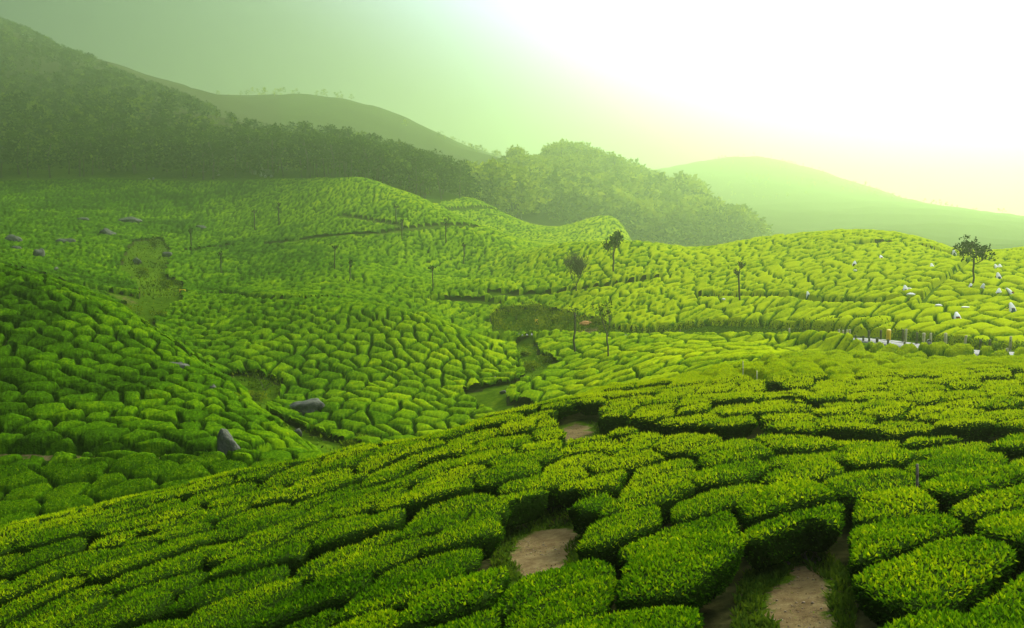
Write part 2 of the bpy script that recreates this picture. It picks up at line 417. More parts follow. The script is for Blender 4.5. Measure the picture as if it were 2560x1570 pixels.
class MB:
    """collects verts/faces, several shapes into one part"""
    def __init__(s): s.v = []; s.f3 = []; s.f4 = []; s.n = 0; s.t = []
    def add(s, V, F, tone=0.5):
        V = np.asarray(V, float); F = np.asarray(F, int) + s.n
        s.v.append(V); (s.f3 if F.shape[1] == 3 else s.f4).append(F); s.n += len(V)
        s.t.append(np.full(len(V), tone) if np.isscalar(tone) else tone)
    def tube(s, pts, rad, n=6, tone=0.5, cap=True):
        pts = np.asarray(pts, float); rad = np.broadcast_to(np.asarray(rad, float), (len(pts),))
        T = np.gradient(pts, axis=0); T /= np.linalg.norm(T, axis=1)[:, None] + 1e-9
        ref = np.array([1.0, 0.13, 0.07]); 
        V = []
        for p, t, r in zip(pts, T, rad):
            a = np.cross(t, ref); a /= np.linalg.norm(a) + 1e-9; b = np.cross(t, a)
            th = np.arange(n) * 2*PI/n
            V.append(p + r*(np.cos(th)[:, None]*a + np.sin(th)[:, None]*b))
        V = np.concatenate(V); F = []
        for k in range(len(pts)-1):
            for i in range(n):
                F.append((k*n+i, k*n+(i+1) % n, (k+1)*n+(i+1) % n, (k+1)*n+i))
        s.add(V, F, tone)
        if cap:
            base = s.n - len(V); e = base + (len(pts)-1)*n
            s.v.append(np.array([pts[-1]])); s.t.append(np.full(1, tone)); c = s.n; s.n += 1
            s.f3.append(np.array([(e+i, e+(i+1) % n, c) for i in range(n)]))
    def box(s, c, d, tone=0.5, rot=0.0):
        c = np.array(c, float); d = np.array(d, float)/2
        V = np.array([(x, y, z) for z in (-1, 1) for x, y in ((-1,-1),(1,-1),(1,1),(-1,1))], float) * d
        co, si = math.cos(rot), math.sin(rot)
        V = np.stack([V[:,0]*co - V[:,1]*si, V[:,0]*si + V[:,1]*co, V[:,2]], 1) + c
        s.add(V, [(0,3,2,1),(4,5,6,7),(0,1,5,4),(1,2,6,5),(2,3,7,6),(3,0,4,7)], tone)
    def cards(s, Pn, D, W, L, Wd, tone):
        n = len(Pn)
        V = np.stack([Pn, Pn + D*(L*0.45)[:, None] + W*(Wd*0.5)[:, None], Pn + D*L[:, None], Pn + D*(L*0.45)[:, None] - W*(Wd*0.5)[:, None]], 1).reshape(-1, 3)
        s.add(V, np.arange(4*n).reshape(n, 4), np.repeat(tone, 4))
    def tcards(s, Pn, D, W, L, Wd, tone):
        n = len(Pn)
        V = np.stack([Pn + W*(Wd*0.5)[:, None], Pn + D*L[:, None], Pn - W*(Wd*0.5)[:, None]], 1).reshape(-1, 3)
        s.add(V, np.arange(3*n).reshape(n, 3), np.repeat(tone, 3))
    def build(s, name, mats, smooth=False):
        F = []
        if s.f3: F.append(np.concatenate(s.f3))
        if s.f4: F.append(np.concatenate(s.f4))
        return mesh(name, np.concatenate(s.v), F, mats, np.concatenate(s.t), smooth)
def unit(v): return v / (np.linalg.norm(v, axis=-1, keepdims=True) + 1e-9)
def rdir(n): return unit(rng.normal(size=(n, 3)))

# ------------------------------------------------------------------ materials
def mat(name): 
    m = bpy.data.materials.new(name); m.use_nodes = True
    nt = m.node_tree; nt.nodes.clear()
    return m, nt, nt.nodes, nt.links
def ramp(N, stops, interp='LINEAR'):
    r = N.new('ShaderNodeValToRGB'); r.color_ramp.interpolation = interp
    e = r.color_ramp.elements
    e[0].position, e[0].color = stops[0][0], (*stops[0][1], 1)
    e[1].position, e[1].color = stops[-1][0], (*stops[-1][1], 1)
    for p, c in stops[1:-1]:
        x = e.new(p); x.color = (*c, 1)
    return r
def math_n(N, L, op, a, b=None, clamp=False):
    m = N.new('ShaderNodeMath'); m.operation = op; m.use_clamp = clamp
    for k, v in enumerate((a, b)):
        if v is None: continue
        if hasattr(v, 'links') or hasattr(v, 'node'): L.new(v, m.inputs[k])
        else: m.inputs[k].default_value = v
    return m.outputs[0]
def foliage_mat(name, stops, nscale=2.0, namp=0.35, transl=0.3, tcol=(1.25, 1.15, 0.5), bump=0.0, bscale=12.0, spec=0.0):
    m, nt, N, L = mat(name)
    out = N.new('ShaderNodeOutputMaterial')
    at = N.new('ShaderNodeAttribute'); at.attribute_name = 'tone'
    geo = N.new('ShaderNodeNewGeometry')
    nz = N.new('ShaderNodeTexNoise'); nz.inputs['Scale'].default_value = nscale; nz.inputs['Detail'].default_value = 3
    L.new(geo.outputs['Position'], nz.inputs['Vector'])
    k = math_n(N, L, 'SUBTRACT', nz.outputs['Fac'], 0.5)
    k = math_n(N, L, 'MULTIPLY', k, namp*2)
    t = math_n(N, L, 'ADD', at.outputs['Fac'], k, True)
    r = ramp(N, stops); L.new(t, r.inputs['Fac'])
    bs = N.new('ShaderNodeBsdfPrincipled'); bs.inputs['Roughness'].default_value = 0.55
    bs.inputs['Specular IOR Level'].default_value = spec
    L.new(r.outputs['Color'], bs.inputs['Base Color'])
    if bump:
        b1 = N.new('ShaderNodeTexNoise'); b1.inputs['Scale'].default_value = bscale; b1.inputs['Detail'].default_value = 4
        L.new(geo.outputs['Position'], b1.inputs['Vector'])
        bp = N.new('ShaderNodeBump'); bp.inputs['Strength'].default_value = bump; bp.inputs['Distance'].default_value = 0.12
        L.new(b1.outputs['Fac'], bp.inputs['Height']); L.new(bp.outputs['Normal'], bs.inputs['Normal'])
    if transl > 0:
        tr = N.new('ShaderNodeBsdfTranslucent')
        mx = N.new('ShaderNodeMix'); mx.data_type = 'RGBA'; mx.blend_type = 'MULTIPLY'; mx.inputs['Factor'].default_value = 1.0
        L.new(r.outputs['Color'], mx.inputs['A']); mx.inputs['B'].default_value = (*tcol, 1)
        mx.clamp_result = False
        L.new(mx.outputs['Result'], tr.inputs['Color'])
        ms = N.new('ShaderNodeMixShader'); ms.inputs['Fac'].default_value = transl
        L.new(bs.outputs['BSDF'], ms.inputs[1]); L.new(tr.outputs['BSDF'], ms.inputs[2]); L.new(ms.outputs['Shader'], out.inputs['Surface'])
    else:
        L.new(bs.outputs['BSDF'], out.inputs['Surface'])
    return m
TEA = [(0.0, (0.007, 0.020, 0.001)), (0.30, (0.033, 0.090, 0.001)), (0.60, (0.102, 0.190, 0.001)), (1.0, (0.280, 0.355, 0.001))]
TEAL = [(0.0, (0.009, 0.032, 0.001)), (0.30, (0.038, 0.122, 0.001)), (0.60, (0.108, 0.228, 0.001)), (1.0, (0.300, 0.400, 0.002))]
M_leaf = foliage_mat("tea_leaf", TEAL, 1.3, 0.22, 0.38)
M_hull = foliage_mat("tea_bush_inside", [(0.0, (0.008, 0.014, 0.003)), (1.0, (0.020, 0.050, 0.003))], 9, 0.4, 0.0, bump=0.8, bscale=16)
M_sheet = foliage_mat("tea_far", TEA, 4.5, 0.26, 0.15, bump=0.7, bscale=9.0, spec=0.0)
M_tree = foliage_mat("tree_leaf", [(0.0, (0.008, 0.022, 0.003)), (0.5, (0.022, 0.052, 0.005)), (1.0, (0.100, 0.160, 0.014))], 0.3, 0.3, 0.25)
M_tree_hazelit = foliage_mat("haze_lit_tree_leaf", [(0.0, (0.045, 0.085, 0.004)), (0.5, (0.165, 0.230, 0.008)), (1.0, (0.27, 0.35, 0.015))], 0.3, 0.3, 0.3)  # lighter copy of the tree leaf, glow of the haze put into colour
M_scrub = foliage_mat("scrub_leaf", [(0.0, (0.015, 0.034, 0.003)), (0.5, (0.048, 0.095, 0.004)), (1.0, (0.12, 0.17, 0.008))], 0.8, 0.4, 0.45)
M_grass = foliage_mat("grass_blade", [(0.0, (0.03, 0.07, 0.006)), (1.0, (0.10, 0.17, 0.012))], 0.8, 0.4, 0.3)

def rough_mat(name, c1, c2, scale=3.0, rough=0.85, bump=0.5, c3=None, dist=0.05, detail=6):
    m, nt, N, L = mat(name)
    out = N.new('ShaderNodeOutputMaterial'); geo = N.new('ShaderNodeNewGeometry')
    nz = N.new('ShaderNodeTexNoise'); nz.inputs['Scale'].default_value = scale; nz.inputs['Detail'].default_value = detail; nz.inputs['Roughness'].default_value = 0.65
    L.new(geo.outputs['Position'], nz.inputs['Vector'])
    st = [(0.3, c1), (0.7, c2)] if c3 is None else [(0.28, c1), (0.5, c2), (0.68, c3)]
    r = ramp(N, st); L.new(nz.outputs['Fac'], r.inputs['Fac'])
    bs = N.new('ShaderNodeBsdfPrincipled'); bs.inputs['Roughness'].default_value = rough; bs.inputs['Specular IOR Level'].default_value = 0.2
    L.new(r.outputs['Color'], bs.inputs['Base Color'])
    bp = N.new('ShaderNodeBump'); bp.inputs['Strength'].default_value = bump; bp.inputs['Distance'].default_value = dist
    n2 = N.new('ShaderNodeTexNoise'); n2.inputs['Scale'].default_value = scale*4; n2.inputs['Detail'].default_value = 5
    L.new(geo.outputs['Position'], n2.inputs['Vector']); L.new(n2.outputs['Fac'], bp.inputs['Height']); L.new(bp.outputs['Normal'], bs.inputs['Normal'])
    L.new(bs.outputs['BSDF'], out.inputs['Surface'])
    return m
M_bark = rough_mat("bark", (0.028, 0.022, 0.014), (0.075, 0.062, 0.042), 6)
M_stem = rough_mat("tea_stem", (0.03, 0.022, 0.014), (0.16, 0.14, 0.10), 14)
M_post = rough_mat("post", (0.22, 0.20, 0.10), (0.48, 0.45, 0.24), 3, c3=(0.36, 0.35, 0.16))
M_dpost = rough_mat("dark_post", (0.05, 0.055, 0.02), (0.13, 0.12, 0.05), 5)
M_rock = rough_mat("rock", (0.022, 0.024, 0.020), (0.045, 0.050, 0.034), 1.6, c3=(0.085, 0.092, 0.062), bump=0.8, dist=0.1)
M_prock = rough_mat("pale_rock", (0.10, 0.11, 0.08), (0.26, 0.27, 0.21), 2.0, bump=0.7, dist=0.1)
M_road = rough_mat("asphalt", (0.085, 0.088, 0.085), (0.135, 0.138, 0.13), 1.0, rough=0.8, bump=0.1, dist=0.01)
M_white = rough_mat("white_cloth", (0.66, 0.66, 0.58), (0.82, 0.82, 0.76), 3, rough=0.9, bump=0.3, dist=0.02)
M_skin = rough_mat("skin", (0.09, 0.045, 0.025), (0.12, 0.06, 0.035), 5)
M_hair = rough_mat("hair", (0.01, 0.008, 0.006), (0.02, 0.015, 0.01), 20)
def cloth(name, c): return rough_mat(name, tuple(x*0.75 for x in c), c, 4, rough=0.9)
M_cl = [cloth("cloth_blue", (0.04, 0.08, 0.16)), cloth("cloth_red", (0.22, 0.03, 0.03)), cloth("cloth_green", (0.03, 0.10, 0.06)), cloth("cloth_brown", (0.10, 0.06, 0.04))]
M_yel = rough_mat("yellow_paint", (0.62, 0.42, 0.01), (0.74, 0.52, 0.02), 3, rough=0.5, bump=0.1)
M_blk = rough_mat("black_paint", (0.012, 0.012, 0.012), (0.025, 0.025, 0.025), 3, rough=0.5, bump=0.1)
M_wire = rough_mat("wire", (0.06, 0.06, 0.05), (0.10, 0.10, 0.09), 9, rough=0.5)

# ground material: earth / grass / litter by the 'soil' and 'green' attributes of the sheet
def ground_mat():
    m, nt, N, L = mat("ground")
    out = N.new('ShaderNodeOutputMaterial'); geo = N.new('ShaderNodeNewGeometry')
    def noise(sc, det=6, ro=0.6):
        n = N.new('ShaderNodeTexNoise'); n.inputs['Scale'].default_value = sc; n.inputs['Detail'].default_value = det; n.inputs['Roughness'].default_value = ro
        L.new(geo.outputs['Position'], n.inputs['Vector']); return n.outputs['Fac']
    def rmp(st, f):
        r = ramp(N, st); L.new(f, r.inputs['Fac']); return r.outputs['Color']
    earth = rmp([(0.30, (0.045, 0.028, 0.013)), (0.5, (0.110, 0.082, 0.034)), (0.68, (0.165, 0.135, 0.060))], noise(2.6, 12, 0.8))
    green = rmp([(0.25, (0.018, 0.042, 0.002)), (0.5, (0.045, 0.095, 0.003)), (0.75, (0.095, 0.150, 0.005))], noise(0.9, 8, 0.75))
    litter = rmp([(0.3, (0.012, 0.016, 0.005)), (0.7, (0.045, 0.045, 0.015))], noise(3.0))
    a1 = N.new('ShaderNodeAttribute'); a1.attribute_name = 'soil'
    a2 = N.new('ShaderNodeAttribute'); a2.attribute_name = 'green'
    def mixc(f, A, B):
        x = N.new('ShaderNodeMix'); x.data_type = 'RGBA'; L.new(f, x.inputs['Factor']); L.new(A, x.inputs['A']); L.new(B, x.inputs['B']); return x.outputs['Result']
    def edge(att, sc):
        n = noise(sc, 6, 0.7)
        k = math_n(N, L, 'SUBTRACT', n, 0.5); k = math_n(N, L, 'MULTIPLY', k, 1.6)
        k = math_n(N, L, 'ADD', att, k)
        mr = N.new('ShaderNodeMapRange'); mr.interpolation_type = 'SMOOTHSTEP'
        mr.inputs['From Min'].default_value = 0.38; mr.inputs['From Max'].default_value = 0.62
        L.new(k, mr.inputs['Value']); return mr.outputs['Result']
    big = rmp([(0.35, (0.35, 0.40, 0.40)), (0.65, (1.25, 1.15, 1.0))], noise(0.022, 6, 0.65))
    mg = N.new('ShaderNodeMix'); mg.data_type = 'RGBA'; mg.blend_type = 'MULTIPLY'; mg.inputs['Factor'].default_value = 0.75
    L.new(green, mg.inputs['A']); L.new(big, mg.inputs['B']); green = mg.outputs['Result']
    c = mixc(edge(a2.outputs['Fac'], 1.1), litter, green)
    c = mixc(edge(a1.outputs['Fac'], 1.9), c, earth)
    bs = N.new('ShaderNodeBsdfPrincipled'); bs.inputs['Roughness'].default_value = 0.9; bs.inputs['Specular IOR Level'].default_value = 0.0
    L.new(c, bs.inputs['Base Color'])
    bp = N.new('ShaderNodeBump'); bp.inputs['Strength'].default_value = 0.7; bp.inputs['Distance'].default_value = 0.06
    L.new(noise(6, 8, 0.7), bp.inputs['Height']); L.new(bp.outputs['Normal'], bs.inputs['Normal'])
    L.new(bs.outputs['BSDF'], out.inputs['Surface'])
    return m
M_ground = ground_mat()

# ------------------------------------------------------------------ ground and hills (one continuous sheet, cut in two where the forest starts)
GY0 = 430.0
av = np.concatenate([np.linspace(-1.24, -0.64, 40, endpoint=False), np.linspace(-0.64, 0.64, 300, endpoint=False), np.linspace(0.64, 1.24, 40)])
def ground_part(name, vs):
    vv, aa = np.meshgrid(vs, av, indexing='ij'); Yg = np.exp(vv); Xg = Yg*aa
    Zg = ground(Xg, Yg)
    bd_ = bare_dist(Xg, Yg)
    px, py = project(Xg, Yg, Zg)
    soil = np.zeros(Xg.shape)
    for i, (_, pl) in enumerate(BARE):
        m = (np.abs(Xg-pl[:,0].mean()) < 8) & (np.abs(Yg-pl[:,1].mean()) < 9)
        d, _, _ = poly_dist(Xg[m], Yg[m], np.vstack([pl, pl[:1]])); ins = inpoly(Xg[m], Yg[m], pl)
        soil[m] = np.maximum(soil[m], np.clip(0.35 + np.where(ins, d, -d)*1.1, 0, 1) * (0.75 if i == 2 else 1))
    for k in (4, 5):
        d, _, _ = poly_dist(Xg, Yg, PATHS[k][0]); soil = np.maximum(soil, 0.62*(1 - sst(0.3, 1.5, d)))
    for k in (6, 7, 8, 9):
        d, _, _ = poly_dist(Xg, Yg, PATHS[k][0]); soil = np.maximum(soil, 0.45*(1 - sst(0.5, 2.5, d)))
    d, s, _ = near_road(Xg.ravel(), Yg.ravel()); d = d.reshape(Xg.shape); s = s.reshape(Xg.shape)
    soil = np.maximum(soil, 0.50*(1 - sst(1.5, 4.0, d)))
    soil = np.maximum(soil, 0.95*(1 - sst(1.0, 3.2, np.hypot(Xg - ORX, Yg - ORY))))
    green = np.clip(0.62 - bd_*1.2, 0, 1)
    green = np.where(Yg > GY0 - 10, np.where(px < 700, 0.28, 0.42), green)
    n0, n1 = vv.shape
    idx = np.arange(n0*n1).reshape(n0, n1)
    F = np.stack([idx[:-1,:-1], idx[:-1,1:], idx[1:,1:], idx[1:,:-1]], -1).reshape(-1, 4)
    me = mesh(name, np.stack([Xg, Yg, Zg], -1).reshape(-1, 3), F, M_ground, smooth=True, attrs={'soil': soil.ravel(), 'green': green.ravel()})
    return ob(name, me, kind='structure')
ORX, ORY = hit(1468, 812, 118, 150)
vcut = math.log(GY0)
ground_part("ground", np.concatenate([np.linspace(math.log(2.1), vcut, 360)]))
hills = ground_part("hills", np.linspace(vcut, math.log(3600), 150))
hills['label'] = "misty forested hills rising behind the tea plantation"
hills['kind'] = 'structure'

# ------------------------------------------------------------------ the nearest tea bushes, each one an object
k0 = 0
(d0x, d0y), W0, L0, J0, G0, S0 = REG[0]
def from_st(s, t, k):
    (dx, dy), w, l, jit, gap, salt = REG[k]
    n = math.hypot(dx, dy); dx, dy = dx/n, dy/n
    qx = s*l*dx - t*w*dy; qy = s*l*dy + t*w*dx
    X, Y = qx.copy(), qy.copy()
    for _ in range(14):
        wx, wy = warp(X, Y, k)
        X = X + (qx - wx); Y = Y + (qy - wy)
    return X, Y
xx, yy = np.meshgrid(np.linspace(-40, 40, 320), np.linspace(4, 60, 260))
ss, tt = to_st(xx, yy, 0)
I, J = np.meshgrid(np.arange(int(ss.min())-1, int(ss.max())+2), np.arange(int(tt.min())-1, int(tt.max())+2))
I = I.ravel().astype(float); J = J.ravel().astype(float)
cs, ct = site(I, J, 0)
cxw, cyw = from_st(cs, ct, 0)
ok = (cyw > 6.2) & (cyw < 50) & (np.abs(cxw) < cyw*0.62 + 1.6) & (region(cxw, cyw) == 0)
I, J, cs, ct, cxw, cyw = (q[ok] for q in (I, J, cs, ct, cxw, cyw))
cz = top(cxw, cyw)
ppx, ppy = project(cxw, cyw, cz)
bdc = bare_dist(cxw, cyw)
ok = (ppx > -140) & (ppx < 2700) & (ppy < 1790) & (bdc > -0.28)
I, J, cs, ct, cxw, cyw, ppx, ppy = (q[ok] for q in (I, J, cs, ct, cxw, cyw, ppx, ppy))
order = np.argsort(cyw)[:300]
I, J, cs, ct, cxw, cyw, ppx, ppy = (q[order] for q in (I, J, cs, ct, cxw, cyw, ppx, ppy))
YN = float(np.sort(cyw)[-6])
print('near bushes to', YN)
NEAR = set(zip(I.astype(int).tolist(), J.astype(int).tolist()))
el0 = min(L0/W0, 3.0)
NP = 30
def clip(poly, nx, ny, c):
    out = []
    for i in range(len(poly)):
        p, q = poly[i], poly[(i+1) % len(poly)]
        dp = p[0]*nx + p[1]*ny - c; dq = q[0]*nx + q[1]*ny - c
        if dp <= 0: out.append(p)
        if dp*dq < 0:
            t = dp/(dp-dq); out.append((p[0]+t*(q[0]-p[0]), p[1]+t*(q[1]-p[1])))
    return out
OUT = []
for n in range(len(I)):
    i, j = I[n], J[n]
    c0 = (cs[n]*el0, ct[n])
    poly = [(c0[0]-5, c0[1]-2), (c0[0]+5, c0[1]-2), (c0[0]+5, c0[1]+2), (c0[0]-5, c0[1]+2)]
    for dj in (-2, -1, 0, 1, 2):
        for di in (-2, -1, 0, 1, 2):
            if di == 0 and dj == 0: continue
            a, b = site(np.array([i+di]), np.array([j+dj]), 0)
            qx, qy = a[0]*el0 - c0[0], b[0] - c0[1]
            L_ = math.hypot(qx, qy); qx /= L_; qy /= L_
            g = (G0*(0.05 + 1.9*float(h01(np.array([i]), np.array([j*7.0+dj]), 5)[0])) if dj != 0 else (-0.55 if h01(np.array([min(i, i+di)]), np.array([j]), 6)[0] < 0.74 else 0.22))
            poly = clip(poly, qx, qy, c0[0]*qx + c0[1]*qy + L_/2 - g/(2*W0)*1.2)
            if len(poly) < 3: break
        if len(poly) < 3: break
    if len(poly) < 3: poly = [(c0[0]+0.2*math.cos(a), c0[1]+0.2*math.sin(a)) for a in (0, 1, 2, 3, 4, 5)]
    pl = np.array(poly + [poly[0]])
    sg = np.linalg.norm(np.diff(pl * [L0/el0, W0], axis=0), axis=1); cm = np.concatenate([[0], np.cumsum(sg)])
    q = np.linspace(0, cm[-1], NP, endpoint=False)
    r = np.stack([np.interp(q, cm, pl[:, 0]), np.interp(q, cm, pl[:, 1])], 1)
    for _ in range(2):
        r = 0.5*r + 0.25*(np.roll(r, 1, 0) + np.roll(r, -1, 0))
    OUT.append(r)
OUT = np.array(OUT)                                   # (n, NP, 2) in stretched s,t
Xo, Yo = from_st(OUT[..., 0]/el0, OUT[..., 1], 0)
# keep clear of paths: pull each edge point towards the middle until it stands in the tea
fac = np.zeros(Xo.shape)
cX, cY = cxw[:, None], cyw[:, None]
for f in np.linspace(0.15, 1.0, 14):
    b = bare_dist(cX + (Xo-cX)*f, cY + (Yo-cY)*f)
    fac = np.where(b > 0.05, f, fac)
fac = np.maximum(fac, 0.12)
fac = np.minimum(fac, 0.34*(np.roll(fac, 1, 1)+np.roll(fac, -1, 1)+fac))
fac = np.minimum(fac, 1)
Xo = cX + (Xo-cX)*fac; Yo = cY + (Yo-cY)*fac
RINGS = [(0.30, 0.30), (0.20, 0.42), (0.08, 0.60), (0.0, 0.80), (0.01, 0.92), (0.06, 0.98), (0.17, 1.02)]
def lowest(z): return z
bh = BUSH * (0.86 + 0.13*h01(I, J, 91) + 0.20*h01(J, J*0, 92))               # height of each bush
VB = []
for inset, hf in RINGS:
    dx, dy = Xo-cX, Yo-cY; r = np.hypot(dx, dy) + 1e-6
    wob = 1 + 0.0*r
    k = np.maximum(1 - inset/r, 0.25)
    X = cX + dx*k; Y = cY + dy*k
    X = X + 0.10*(fbm(X*1.7+hf*9, Y*1.7, 21)-0.5); Y = Y + 0.10*(fbm(X*1.7, Y*1.7+hf*9, 22)-0.5)
    Z = ground(X, Y) + bh[:, None]*hf + (0.16*(fbm(X*0.9, Y*0.9, 23)-0.5) + 0.05*(vnoise(X*4, Y*4, 24)-0.5)) * min(hf*1.2, 1)
    VB.append(np.stack([X, Y, Z], -1))
for k in (0.55, 0.25):
    X = cX + (VB[-1][..., 0]-cX)*k if k == 0.55 else cX + (VB[-2][..., 0]-cX)*k
    Y = cY + (VB[-1][..., 1]-cY)*k if k == 0.55 else cY + (VB[-2][..., 1]-cY)*k
    Z = ground(X, Y) + bh[:, None]*1.04 + 0.16*(fbm(X*0.9, Y*0.9, 23)-0.5) + 0.05*(vnoise(X*4, Y*4, 24)-0.5)
    VB.append(np.stack([X, Y, Z], -1))
VB = np.stack(VB, 1)                                  # n, rings, NP, 3
NR = VB.shape[1]
HF = []
for k in range(NR-1):
    for i in range(NP):
        HF.append((k*NP+i, k*NP+(i+1) % NP, (k+1)*NP+(i+1) % NP, (k+1)*NP+i))
HF = np.array(HF)
HT = np.array([((NR-1)*NP+i, (NR-1)*NP+(i+1) % NP, NR*NP) for i in range(NP)])
HB = np.array([((i+1) % NP, i, NR*NP+1) for i in range(NP)])
TRI = np.concatenate([HF[:, [0,1,2]], HF[:, [0,2,3]], HT])

# what lies around, for the descriptions
LM = [("the bare dirt clearing", 1370, 1370), ("the dirt path at the bottom", 1990, 1480), ("the small gap ending the terrace path", 1440, 1085),
      ("the grassy terrace strip", 2400, 1165), ("the small dark soil patch", 330, 1400)]
ORD = ["nearest", "second", "third", "fourth", "fifth", "sixth", "seventh", "eighth", "ninth", "tenth", "eleventh", "twelfth"] + [str(k)+"th" for k in range(13, 90)]
DIRS = ["right", "upper right", "above", "upper left", "left", "lower left", "below", "lower right"]
buck = {}
for n in range(len(I)):
    ds = [math.hypot(ppx[n]-x, (ppy[n]-y)*1.6) for _, x, y in LM]; m = int(np.argmin(ds))
    an = math.atan2(-(ppy[n]-LM[m][2])*1.6, ppx[n]-LM[m][1]); q = int(round(an/(PI/4))) % 8
    buck.setdefault((m, q), []).append((ds[m], n))
lab = {}
for (m, q), l in buck.items():
    for r_, (d, n) in enumerate(sorted(l)):
        w = {"above": "above", "below": "below"}.get(DIRS[q], "to the " + DIRS[q] + " of")
        lab[n] = f"{ORD[min(r_, len(ORD)-1)]} tea bush {w} {LM[m][0]}"
EYE = np.zeros(3)
def leaf_cloud(Vt, T, dens, L, Wd, base_tone, seed, cull=True, quad=True, mature=0.0):
    """leaves standing on triangles T of verts Vt"""
    A_, B_, C_ = Vt[T[:, 0]], Vt[T[:, 1]], Vt[T[:, 2]]
    nr = np.cross(B_-A_, C_-A_); ar = 0.5*np.linalg.norm(nr, axis=1); nr = nr/(2*ar[:, None]+1e-9)
    mid = (A_+B_+C_)/3
    fac_ = np.einsum('ij,ij->i', nr, EYE-mid) > -0.15*np.linalg.norm(mid, axis=1)
    wgt = ar*np.where(fac_, 1.0, 0.22 if cull else 1.0)
    n = int(wgt.sum()*dens)
    if n < 4: return None
    t = rng.choice(len(T), n, p=wgt/wgt.sum())
    u = rng.random((n, 2)); fl = u.sum(1) > 1; u[fl] = 1-u[fl]
    p = A_[t] + u[:, :1]*(B_[t]-A_[t]) + u[:, 1:]*(C_[t]-A_[t])
    nn = nr[t]
    up = np.array([0, 0, 1.0])
    d = unit(nn*0.55 + up*0.30 + rng.normal(size=(n, 3))*0.66)
    w = unit(np.cross(d, rng.normal(size=(n, 3))*0.45 + nn + 0.4*up))
    w = unit(np.cross(d, w))*0.25 + w*0.97
    s = 0.65 + 0.7*rng.random(n)
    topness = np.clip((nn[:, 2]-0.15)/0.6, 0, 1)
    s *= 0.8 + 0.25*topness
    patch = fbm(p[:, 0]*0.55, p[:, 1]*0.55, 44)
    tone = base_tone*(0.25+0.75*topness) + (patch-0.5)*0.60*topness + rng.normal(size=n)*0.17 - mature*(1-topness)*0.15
    p = p - nn*(0.25*L*s)[:, None]
    return p, d, w, L*s, Wd*s, np.clip(tone, 0, 1)
GRP = "individual tea bushes on the near slope"
for n in range(len(I)):
    V = VB[n].reshape(-1, 3)
    ctr = V[(NR-1)*NP:].mean(0); bot = V[:NP].mean(0)
    V = np.vstack([V, ctr, bot])
    base = np.array([cxw[n], cyw[n], float(ground(cxw[n], cyw[n]))])
    dY = cyw[n]
    px = ppx[n]
    fl = 0.45 + 0.37*float(sst(500, 2200, np.array(px)))*float(0.25 + 0.75*sst(11, 27, np.array(dY))) + 0.16*0.20*(h01(I[n:n+1], J[n:n+1], 33)[0]-0.5)/0.16  # tone rises rightward: stronger light on that side put into leaf colour
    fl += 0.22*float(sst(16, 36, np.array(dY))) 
    lb = lab[n]
    o = ob("tea_bush", mesh("tea_bush", V - base, [HF, np.concatenate([HT, HB])], M_hull, np.full(len(V), 0.5), smooth=True), loc=base, label=lb, category="tea bush", group=GRP)
    if dY < 13.5: dens, Lf, Wf = 1000, 0.082, 0.036
    elif dY < 19: dens, Lf, Wf = 640, 0.092, 0.042
    elif dY < 28: dens, Lf, Wf = 380, 0.110, 0.052
    else: dens, Lf, Wf = 230, 0.145, 0.068
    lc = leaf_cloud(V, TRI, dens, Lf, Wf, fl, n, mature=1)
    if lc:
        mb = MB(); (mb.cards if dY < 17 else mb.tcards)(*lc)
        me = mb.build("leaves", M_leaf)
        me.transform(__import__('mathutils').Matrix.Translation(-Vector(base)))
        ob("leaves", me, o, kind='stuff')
    if dY < 19:                                       # woody stems under the table of leaves
        mb = MB(); k = 3 + int(3*rng.random())
        ext = VB[n][0]
        for q in range(k):
            e = ext[rng.integers(NP)]*0.75 + base*0.25
            f0 = base + (e-base)*0.45*rng.random(); f0[2] = float(ground(f0[0], f0[1])) - 0.05
            e = e + np.array([0, 0, 0.12])
            m_ = (f0+e)/2 + rng.normal(size=3)*0.06
            mb = MB(); mb.tube([f0, m_, e], [0.035, 0.026, 0.018], 5)
            me = mb.build("stem", M_stem, True)
            me.transform(__import__('mathutils').Matrix.Translation(-Vector(base)))
            ob("stem", me, o)

# ------------------------------------------------------------------ all the other tea bushes: real relief, one object
NAs = 940
aS = np.concatenate([np.linspace(-0.95, -0.63, 60, endpoint=False), np.linspace(-0.63, 0.63, NAs, endpoint=False), np.linspace(0.63, 0.95, 60)])
vf = np.linspace(math.log(6.0), math.log(440.0), 900)
VV, AA = np.meshgrid(vf, np.linspace(-0.6, 0.6, 81), indexing='ij')
YY = np.exp(VV); XX = YY*AA; ZZ = top0(XX, YY)
_, PY = project(XX, YY, ZZ)
RUN = np.minimum.accumulate(PY, 0)
visb = PY <= RUN + 1
dpy = np.abs(np.gradient(PY, axis=0)) * visb
rate = np.percentile(dpy, 90, axis=1)
rate = np.convolve(np.pad(rate, 7, mode='edge'), np.ones(15)/15, 'valid')
rate = np.maximum(rate, 0.5) * np.where(np.exp(vf) < 28, 0.35, 1.0)
cum = np.concatenate([[0], np.cumsum(0.5*(rate[1:]+rate[:-1]))])
STEP = 3.1
vS = np.interp(np.arange(0, cum[-1], STEP), cum, vf)
vv, aa = np.meshgrid(vS, aS, indexing='ij')
jit = 0.30
aa = aa + (rng.random(aa.shape)-0.5)*jit*(1.26/NAs)*(np.abs(aa) < 0.6)
Ys_ = np.exp(vv); Xs_ = Ys_*aa
R_ = region(Xs_, Ys_)
edge_d = np.zeros(Xs_.shape); ci = np.zeros(Xs_.shape); cj = np.zeros(Xs_.shape); gp = np.zeros(Xs_.shape); fls = np.zeros(Xs_.shape)
